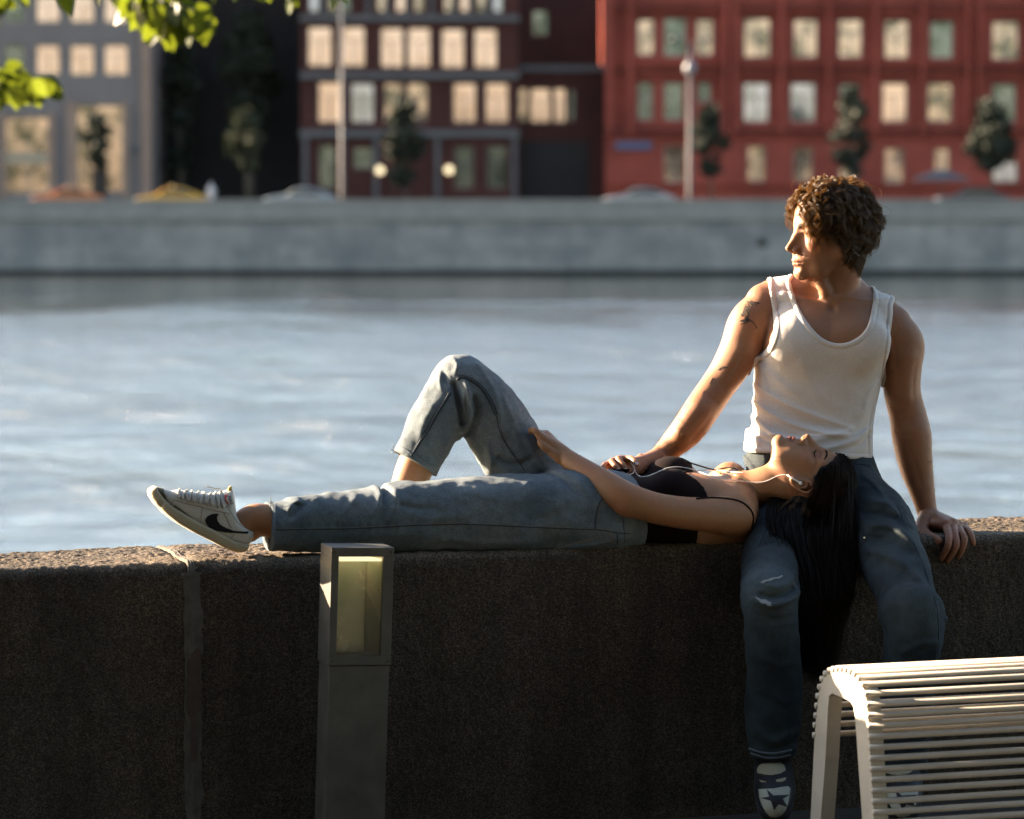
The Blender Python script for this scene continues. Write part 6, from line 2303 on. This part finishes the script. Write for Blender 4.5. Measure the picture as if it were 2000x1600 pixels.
def flat_fell(pts, wd=3.2):
    """wide felled seam: a raised band with a dark twisted ladder of puckers"""
    q = catmull(pts, 8)
    seam('seam', bvh_wj, pts, .0022, M_SEAM, wj, .0004)
    t = np.gradient(q, axis=0)
    t /= np.linalg.norm(t, axis=1, keepdims=True) + 1e-9
    nrm = np.c_[-t[:, 1], t[:, 0]]
    for s_ in (-wd, wd):
        seam('seam', bvh_wj, [tuple(a) for a in (q + nrm * s_)[::4]], .0009, M_SEAMD, wj, .0002)
    L = np.r_[0, np.cumsum(np.linalg.norm(np.diff(q, axis=0), axis=1))]
    m = MB()
    for d in np.arange(4, L[-1] - 3, 4.6):
        c = np.array([np.interp(d, L, q[:, 0]), np.interp(d, L, q[:, 1])])
        nn_ = np.array([np.interp(d, L, nrm[:, 0]), np.interp(d, L, nrm[:, 1])])
        pp = project(bvh_wj, [tuple(c - nn_ * wd * .8), tuple(c), tuple(c + nn_ * wd * .8)], .0022)
        if len(pp) == 3 and np.ptp(pp[:, 1]) < .02: m.tube(pp, .0010, 5)
    if m.v: m.build('pucker', M_SEAMD, wj, True)


flat_fell([(878, 766), (866, 788), (850, 812), (836, 838), (820, 862), (808, 882), (802, 890)])
flat_fell([(892, 742), (900, 736), (915, 740), (935, 752), (950, 770), (962, 792), (970, 812)])
seam('seam', bvh_wj, [(970, 812), (974, 835), (984, 860), (1000, 885), (1015, 905), (1024, 920)], .0012, M_SEAMD, wj)
seam('seam', bvh_wj, [(974, 812), (978, 835), (988, 860), (1004, 885), (1019, 905)], .0007, M_THREAD, wj)
seam('seam', bvh_wj, [(1178, 972), (1170, 985), (1164, 1005), (1162, 1035)], .0012, M_SEAMD, wj)
seam('seam', bvh_wj, [(1182, 973), (1174, 987), (1169, 1005), (1167, 1035)], .0007, M_THREAD, wj)
seam('seam', bvh_wj, [(1175, 1049), (1150, 1055), (1120, 1062), (1095, 1070), (1070, 1077), (1050, 1081)], .0011, M_THREAD, wj)
seam('seam', bvh_wj, [(1205, 1042), (1206, 1055), (1206, 1064)], .0012, M_SEAMD, wj)
seam('seam', bvh_wj, [(1193, 1040), (1194, 1052), (1195, 1062)], .0010, M_THREAD, wj)
seam('seam', bvh_wj, [(1216, 1010), (1219, 1035), (1220, 1060)], .0009, M_SEAMD, wj)
seam('cuff_edge', bvh_wj, [(537, 984), (537.5, 1010), (537.5, 1040), (538, 1072)], .0014, M_SEAM, wj)
seam('cuff_edge', bvh_wj, [(523.5, 986), (524, 1010), (525, 1040), (526, 1072)], .0018, M_SEAM, wj)
seam('cuff_edge', bvh_wj, [(778, 868), (795, 880), (815, 893), (838, 906), (855, 912)], .0016, M_SEAM, wj)
seam('cuff_edge', bvh_wj, [(771, 880), (790, 895), (812, 909), (836, 922), (850, 929)], .0018, M_SEAM, wj)
for pts in ([(770, 878, .03), (766, 872, .03), (772, 868, .03)], [(772, 882, .03), (765, 878, .03), (761, 880, .03)], [(530, 983, -.12), (528, 977, -.12), (528, 970, -.12)], [(526, 984, -.11), (530, 979, -.11), (533, 981, -.11)],
            [(774, 884, .04), (768, 885, .035), (764, 883, .04)]):
    fr = MB()
    fr.tube(to_world(np.array(WP(pts))), .0011, 5)
    fr.build('loose_thread', M_FRAY, wj, True)

# low canvas-and-leather sneakers -------------------------------------------
M_LEATHER = make_cloth('shoe_leather', (0.46, 0.43, 0.37), rough=0.45, sc1=260, amp=.1, var=.25)
M_SUEDE = make_cloth('shoe_suede', (0.13, 0.115, 0.08), rough=0.95, sc1=700, amp=.4, var=.2)
M_SOLE = make_cloth('shoe_sole', (0.36, 0.30, 0.19), rough=0.6, sc1=200, amp=.12, var=.3)
M_LACE = make_cloth('shoe_lace', (0.42, 0.39, 0.34), rough=0.9, sc1=900, amp=.4)
M_LOGO = new_mat('logo_black', (0.004, 0.004, 0.005), 0.75, spec=.2)[0]
M_RED = new_mat('label_red', (0.6, 0.03, 0.03), 0.6)[0]
M_STITCH = new_mat('shoe_stitch', (0.13, 0.11, 0.09), 0.8)[0]


def z6(pts): return [(270 + x / 6.667, 920 + y / 6.667) for x, y in pts]


YS = -.108
SHL = SDF((W(280, 0, YS)[0], YS - .07, -.01), (W(505, 0, YS)[0], YS + .07, .20), .0022)
ax0, ax1 = W(478, 1064, YS), W(300, 962, YS)      # heel - toe line of the sole
axd = _n((ax1 - ax0) * np.array([1, 0, 1]))


def shoe_w(X, Z):
    s_ = ((X - ax0[0]) * axd[0] + (Z - ax0[2]) * axd[2]) / .27
    return (.030 + .017 * np.clip(np.sin(np.clip(s_ * 1.05 + .08, 0, 1) * math.pi), 0, 1) ** .5 - .010 * np.clip((s_ - .93) / .1, 0, 1)).astype(np.float32)


def upw(X, Z):     # narrower towards the opening
    n_ = (-(X - ax0[0]) * axd[2] + (Z - ax0[2]) * axd[0])
    n_ = np.abs(n_)
    return (shoe_w(X, Z) - .002 - .016 * np.clip((n_ - .045) / .05, 0, 1)).astype(np.float32)


upper = z6([(215, 205), (330, 230), (440, 262), (530, 250), (700, 275), (870, 300), (1060, 290), (1130, 260), (1215, 235), (1232, 300), (1242, 380), (1250, 560), (1290, 650), (1370, 720), (1440, 762), (1478, 775), (1480, 850), (1440, 930),
            (1380, 990), (1240, 960), (1000, 860), (800, 740), (600, 620), (430, 500), (300, 370), (210, 260)])
SHL.extrude([tuple(W(u, v, YS)[[0, 2]]) for u, v in upper], YS, upw, .022, .004)
# opening for the ankle
Vs, Qs = SHL.mesh(1)
sneak = mesh_obj('sneaker', to_world(Vs), Qs, M_LEATHER, woman)
bv_s = BVHTree.FromPolygons([tuple(v) for v in to_world(Vs)], [tuple(q_) for q_ in Qs])
SO = SDF((W(280, 0, YS)[0], YS - .07, -.02), (W(505, 0, YS)[0], YS + .07, .20), .0022)
sole = z6([(215, 195), (178, 212), (140, 240), (130, 275), (150, 340), (215, 430), (330, 545), (480, 665), (700, 790), (900, 890), (1080, 985), (1240, 1045), (1310, 1045), (1370, 1030), (1395, 990), (1415, 945),
           (1380, 940), (1240, 905), (1100, 835), (940, 745), (760, 660), (560, 540), (400, 440), (290, 330), (232, 240), (228, 205)])
SO.extrude([tuple(W(u, v, YS)[[0, 2]]) for u, v in sole], YS, lambda X, Z: shoe_w(X, Z) + .0045, .010, .004)
Vo, Qo = SO.mesh(1)
mesh_obj('sole', to_world(Vo), Qo, M_SOLE, sneak)
sw = z6([(1052, 555), (960, 560), (900, 590), (872, 635), (880, 680), (920, 730), (1000, 770), (1100, 795), (1200, 803), (1300, 808), (1420, 818), (1434, 800), (1432, 788), (1380, 790), (1250, 780), (1150, 745), (1070, 700), (1030, 650), (1022, 600)])
patch('logo', bv_s, sw, M_LOGO, sneak, .0012, .8, .001)
patch('toe_trim', bv_s, z6([(232, 200), (328, 218), (340, 290), (370, 360), (410, 440), (330, 370), (270, 300), (240, 245)]), M_SUEDE, sneak, .0010, 1, .001)
patch('side_trim', bv_s, z6([(440, 470), (480, 445), (560, 500), (660, 580), (760, 660), (860, 720), (910, 750), (800, 715), (680, 655), (560, 580)]), M_SUEDE, sneak, .0010, 1, .001)
for pts in ([(470, 375), (600, 420), (800, 465), (1000, 520), (1200, 555)], [(835, 480), (822, 570), (815, 670)], [(1112, 545), (1160, 640), (1215, 745)], [(1255, 815), (1230, 850), (1200, 880)], [(415, 450), (440, 410), (470, 375)],
            [(1140, 450), (1210, 540), (1270, 640), (1350, 715), (1440, 765)]):
    seam('stitching', bv_s, z6(pts), .0007, M_STITCH, sneak, .0001, 5)
for u, v in ((782, 622), (925, 737), (1030, 785), (237, 0)):
    if v: patch('eyelet', bv_s, z6([(u - 8, v), (u, v - 8), (u + 8, v), (u, v + 8)]), M_STITCH, sneak, .0008, .5, .0)
lc = [((575, 370), (600, 285), (640, 262)), ((650, 395), (690, 300), (700, 265)), ((715, 410), (760, 320), (790, 275)), ((798, 420), (835, 330), (870, 285)), ((880, 438), (920, 330), (950, 300)),
      ((958, 455), (985, 340), (1010, 290)), ((1040, 475), (1050, 360), (1075, 270)), ((1112, 490), (1080, 380), (1075, 270)), ((600, 285), (640, 340), (650, 395)), ((690, 280), (715, 340), (720, 400)),
      ((840, 290), (870, 340), (885, 420)), ((930, 310), (950, 370), (962, 440)), ((545, 240), (520, 290), (545, 350)), ((1000, 300), (1030, 370), (1045, 460))]
bvl = BVHTree.FromPolygons([tuple(v) for v in to_world(Vs)], [tuple(q_) for q_ in Qs])
for a in lc:
    seam('lace', bvl, z6(a), .0031, M_LACE, sneak, .0022, 7, 5)
lb = MB()
lb.tube(to_world(np.array([W(u, v, YS) for u, v in z6([(1085, 262), (1060, 232), (1000, 232), (945, 215), (880, 200)])])), .0013, 6)
lb.tube(to_world(np.array([W(u, v, YS - .012) for u, v in z6([(1075, 270), (1050, 290), (1060, 330), (1090, 300), (1085, 262)])])), .0024, 6)
lb.build('lace', M_LACE, sneak, True)
tg = patch('label', bv_s, z6([(1118, 300), (1205, 315), (1225, 480), (1190, 475), (1140, 400)]), M_LEATHER, sneak, .0012, 1, .001)
patch('label_mark', bv_s, z6([(1125, 325), (1160, 318), (1166, 330), (1142, 350), (1146, 385), (1175, 420), (1180, 440), (1150, 410), (1128, 370)]), M_RED, sneak, .0022, .5, .0005)
# short word on the tongue label, running down
fc = bpy.data.curves.new('label_text', 'FONT')
fc.body = 'NIKE'
fc.size = .0165
fc.extrude = .0003
fo = bpy.data.objects.new('label_text', fc)
sc.collection.objects.link(fo)
bpy.context.view_layer.update()
me_t = bpy.data.meshes.new_from_object(fo)
bpy.data.objects.remove(fo)
p0, p1 = z6([(1168, 338), (1196, 445)])
bx, by = p1[0] - p0[0], p1[1] - p0[1]
wt_ = max(v_.co.x for v_ in me_t.vertices)
tv = []
for v_ in me_t.vertices:
    a_, b_ = v_.co.x / wt_, v_.co.y / wt_
    tv.append(project(bv_s, [(p0[0] + bx * a_ + by * b_, p0[1] + by * a_ - bx * b_)], .0026 + (.0004 if v_.co.z > 0 else 0))[0])
lab = mesh_obj('label_text', tv, [list(p.vertices) for p in me_t.polygons], M_LOGO, sneak, False)
tongue = MB()
tongue.tube(to_world(np.array([W(448, 956, YS - .016), W(450, 953, YS), W(448, 956, YS + .016)])), .0052, 8)
tongue.build('tongue', make_cloth('tongue_foam', (.62, .44, .16), 0.9), sneak, True)

# the other foot, flat on the stone behind the lying leg
SF = SDF((W(650, 0, .08)[0], .02, -.005), (W(815, 0, .08)[0], .14, .14), .0035)
SF.chain([W(785, 1055, .08) * (1, 1, 0) + (0, 0, .045), W(745, 1050, .08) * (1, 1, 0) + (0, 0, .038), W(700, 1050, .08) * (1, 1, 0) + (0, 0, .030), W(672, 1050, .08) * (1, 1, 0) + (0, 0, .026)], [.040, .043, .038, .026], .02, 3)
SF.cone(W(785, 1000, .08), W(783, 1040, .08), .040, .042, .02)
V_, Q_ = SF.mesh(1)
sn2 = mesh_obj('sneaker', to_world(V_), Q_, M_LEATHER, woman)

# long straight dark hair ------------------------------------------------------
HC = SDF(WH.o - .2, WH.o + .2, .004)
def Eh(x, y, z, r, k=.02, mode='u'): HC.ell(WH.p(x, y, z), np.array(r) * WH.s, k, WH.A, mode)
build_head(HC, WH, True, ())
HC.D -= .005
Eh(-.060, 0, -.005, (.066, .076, .070))
Eh(.125, 0, -.052, (.098, .16, .108), .003, 's')
Eh(-.02, 0, -.17, (.22, .2, .085), .006, 's')
for sd in (1, -1):
    Eh(.060, sd * .07, -.055, (.066, .05, .066), .004, 's')
    Eh(-.004, sd * .080, -.014, (.032, .040, .034), .004, 's')
HC.noise(.0012, .012, 2, 2)
V_, Q_ = HC.mesh(1)
w_hair = mesh_obj('hair', to_world(V_), Q_, M_SCALP_W, woman)
r = np.random.default_rng(9)
K = 30


def long_hair(n, spread, rad, seed, wild=0.0, vend=(1285, 1335), pool=None):
    """strands rooted on the scalp, combed back over the skull, then hanging down"""
    r = np.random.default_rng(seed)
    q = pool[r.integers(0, len(pool), n)] + r.normal(size=(n, 3)) * .0012
    path = [q]
    lift_ = .0065 + .006 * r.random(n)[:, None]
    for i in range(13):
        x = q[:, 0:1]
        stp = np.where(x > -.088, .0155, .0)
        d = np.concatenate([-np.ones((n, 1)), -q[:, 1:2] * 1.5, np.where(q[:, 2:3] > .06, .0, .0) - (q[:, 2:3] - np.where((np.abs(q[:, 1:2]) > .045) & (q[:, 0:1] > -.05), .04, .005)) * 1.2], 1)
        q = q + d * stp
        for _ in range(2):
            dd = SW.at(WH.o + WH.s * (q @ WH.A))[:, None]
            nn_ = q - np.array([-.02, 0, .03])
            q = q + nn_ / np.linalg.norm(nn_, axis=1, keepdims=True) * np.clip(lift_ - dd, -.01, .02)
        path.append(q)
    path = np.stack(path, 1)
    w_ = to_world(WH.o + WH.s * (path @ WH.A))
    paths = []
    e = w_[:, -1]
    s_rank = np.clip((e[:, 0] - P(1535, 0, 8.4)[0]) / (P(1690, 0, 8.4)[0] - P(1535, 0, 8.4)[0]), 0, 1)
    for i in range(n):
        s_ = s_rank[i]
        g = r.normal(size=6)
        a = P(1514 + 172 * s_ + g[0] * spread * .6, 1050, 8.27 + g[1] * .014)
        a = np.array([a[0] * .75 + e[i, 0] * .25, a[1] * .6 + e[i, 1] * .4, a[2]])
        m_ = P(1553 + 108 * s_ + g[2] * spread * .8, 1165, 8.235 + .05 * s_ + g[3] * .016)
        z = P(1574 + 56 * s_ + g[4] * spread, r.uniform(*vend), 8.265 + g[5] * .014)
        c = catmull(np.vstack([w_[i, ::2], a, m_, z]), 4)
        L = np.r_[0, np.cumsum(np.linalg.norm(np.diff(c, axis=0), axis=1))]
        sv = np.linspace(0, L[-1], K)
        p = np.stack([np.interp(sv, L, c[:, j]) for j in range(3)], -1)
        tt_ = np.linspace(0, 1, K)
        ph = r.uniform(0, 6.28, 3)
        am = (.0012 + .010 * wild * r.random()) * tt_ ** 1.5
        p[:, 0] += am * np.sin(tt_ * 9 + ph[0]) + wild * r.normal() * .03 * tt_ ** 2
        p[:, 1] += am * np.sin(tt_ * 7 + ph[1]) * .5
        paths.append(p)
    paths = np.array(paths)
    g = r.random(n)
    rd = np.ones((n, K)) * rad * np.clip((1.03 - np.linspace(0, 1, K)) * 4, .15, 1)
    return paths, rd, np.stack([g, g, g], 1)


pool = WH.inv(V_)
ok_ = (SW.at(V_) > .003) & ~((np.abs(pool[:, 1]) > .045) & (pool[:, 0] > -.036) & (pool[:, 0] < .03) & (pool[:, 2] < .024))
pool = pool[ok_]
a_ = [long_hair(4600, 14, .0009, 1, 0.0, (1180, 1335), pool), long_hair(500, 18, .0006, 2, .35, (1150, 1340), pool), long_hair(240, 28, .0003, 4, 1.0, (1050, 1250), pool)]
wh_ = strands_mesh('strands', np.concatenate([a[0] for a in a_]), np.concatenate([a[1] for a in a_]), M_HAIR_W, w_hair, 3, np.concatenate([a[2] for a in a_]))
# hair from the nape, falling over his thigh
r = np.random.default_rng(41)
np_ = []
for i in range(1300):
    s_ = r.random()
    g = r.normal(size=8)
    c = catmull([P(1512 + 58 * s_ + g[0] * 3, 968 + 12 * s_, 8.40), P(1500 + 62 * s_ + g[1] * 3, 1000 + g[2] * 3, 8.325 + g[3] * .006), P(1508 + 56 * s_ + g[4] * 4, 1050, 8.262 + g[5] * .010),
                 P(1540 + 40 * s_ + g[6] * 4, 1120, 8.225 + g[5] * .01), P(1556 + 30 * s_ + g[7] * 6, 1190, 8.20 + g[3] * .01), P(1568 + 26 * s_ + g[2] * 8, r.uniform(1225, 1310), 8.215)], 5)
    L = np.r_[0, np.cumsum(np.linalg.norm(np.diff(c, axis=0), axis=1))]
    sv = np.linspace(0, L[-1], K)
    np_.append(np.stack([np.interp(sv, L, c[:, j]) for j in range(3)], -1))
strands_mesh('strands', np.array(np_), np.ones((len(np_), K)) * .0008 * np.clip((1.03 - np.linspace(0, 1, K)) * 4, .15, 1), M_HAIR_W, w_hair, 3, np.zeros((len(np_), 3)))
# loose wisps in front of his thigh
wi = []
for pts in ([(1560, 960), (1530, 990), (1500, 1040), (1497, 1075), (1520, 1085), (1545, 1068)], [(1565, 965), (1530, 1010), (1490, 1075), (1480, 1100), (1500, 1112), (1520, 1106)], [(1550, 970), (1510, 1010), (1478, 1080), (1470, 1110), (1490, 1122)],
            [(1570, 980), (1540, 1080), (1510, 1130), (1505, 1170), (1530, 1200), (1560, 1205)], [(1570, 990), (1550, 1090), (1530, 1140), (1525, 1180), (1540, 1210), (1570, 1215)], [(1575, 985), (1548, 1040), (1520, 1062), (1500, 1050)],
            [(1580, 1000), (1550, 1110), (1515, 1150), (1520, 1190), (1555, 1190)], [(1560, 975), (1520, 1030), (1505, 1090), (1525, 1140), (1550, 1160)]):
    for j in range(7):
        o_ = r.normal(size=2) * 3.0
        q = catmull([(u + o_[0] * (i / 3) + r.normal() * 1.2, v + o_[1] * (i / 3) + r.normal() * 1.2) for i, (u, v) in enumerate(pts)], 6)
        s_ = np.linspace(0, len(q) - 1, 24)
        qq = np.stack([np.interp(s_, np.arange(len(q)), q[:, i]) for i in range(2)], -1)
        wi.append([P(a, b, 8.225 + .004 * math.sin(k * .4 + j)) for k, (a, b) in enumerate(qq)])
strands_mesh('wisps', np.array(wi), np.ones((len(wi), 24)) * .00024 * np.linspace(1, .4, 24), M_HAIR_W, w_hair, 3, np.zeros((len(wi), 3)))

# earphones ----------------------------------------------------------------
M_WHITE = new_mat('earphone_plastic', (.82, .80, .76), .35)[0]
ear = empty('earphones', tuple(to_world(W(1560, 940, -.2))), 'white wired earphones looping from the woman\'s ear across her chest to the clasped hands', 'earphones')
bvh_all = BVHTree.FromPolygons([tuple(v) for v in np.vstack([to_world(Vk), Vb_w, Vm])], [tuple(q_) for q_ in np.vstack([Qk, Qb + len(Vk), Qm + len(Vk) + len(Vb_w)])])
cab = MB()
q = catmull([(1538, 929), (1528, 928), (1515, 932), (1495, 941), (1470, 943), (1445, 941), (1420, 939), (1395, 934), (1370, 926), (1345, 917), (1325, 914), (1308, 915), (1290, 922), (1270, 931), (1255, 934), (1245, 930), (1238, 918), (1234, 905), (1236, 898), (1239, 905), (1238, 917), (1234, 926), (1226, 932)], 6)
pp = project(bvh_all, q, .003)
for _ in range(6):
    lift_ = .5 * (pp[:-2] + pp[2:])
    pp[1:-1] = np.where((lift_[:, 1:2] < pp[1:-1, 1:2]), .4 * pp[1:-1] + .6 * lift_, .85 * pp[1:-1] + .15 * lift_)
cab.tube(pp, .0012, 6)
q = catmull([(1345, 917), (1370, 922), (1400, 920), (1430, 924), (1455, 926)], 6)
cab.tube(project(bvh_all, q, .003), .0010, 6)
cab.build('cable', M_WHITE, ear, True)
e0 = project(bvh_w, [(1562, 943)], .003)[0]
s0 = project(bvh_w, [(1538, 929)], .008)[0]
ear_dummy = None
bud = MB()
bud.tube(np.array([s0, s0 * .6 + e0 * .4 + (0, -.004, 0), e0 + (0, -.004, 0)]), [.0018, .0021, .0026], 8)
bud.tube(np.array([e0 + (0, -.009, 0), e0 + (0, -.006, 0), e0 + (0, .004, 0)]), [.0030, .0050, .0042], 12)
bud.build('earbud', M_WHITE, ear, True)
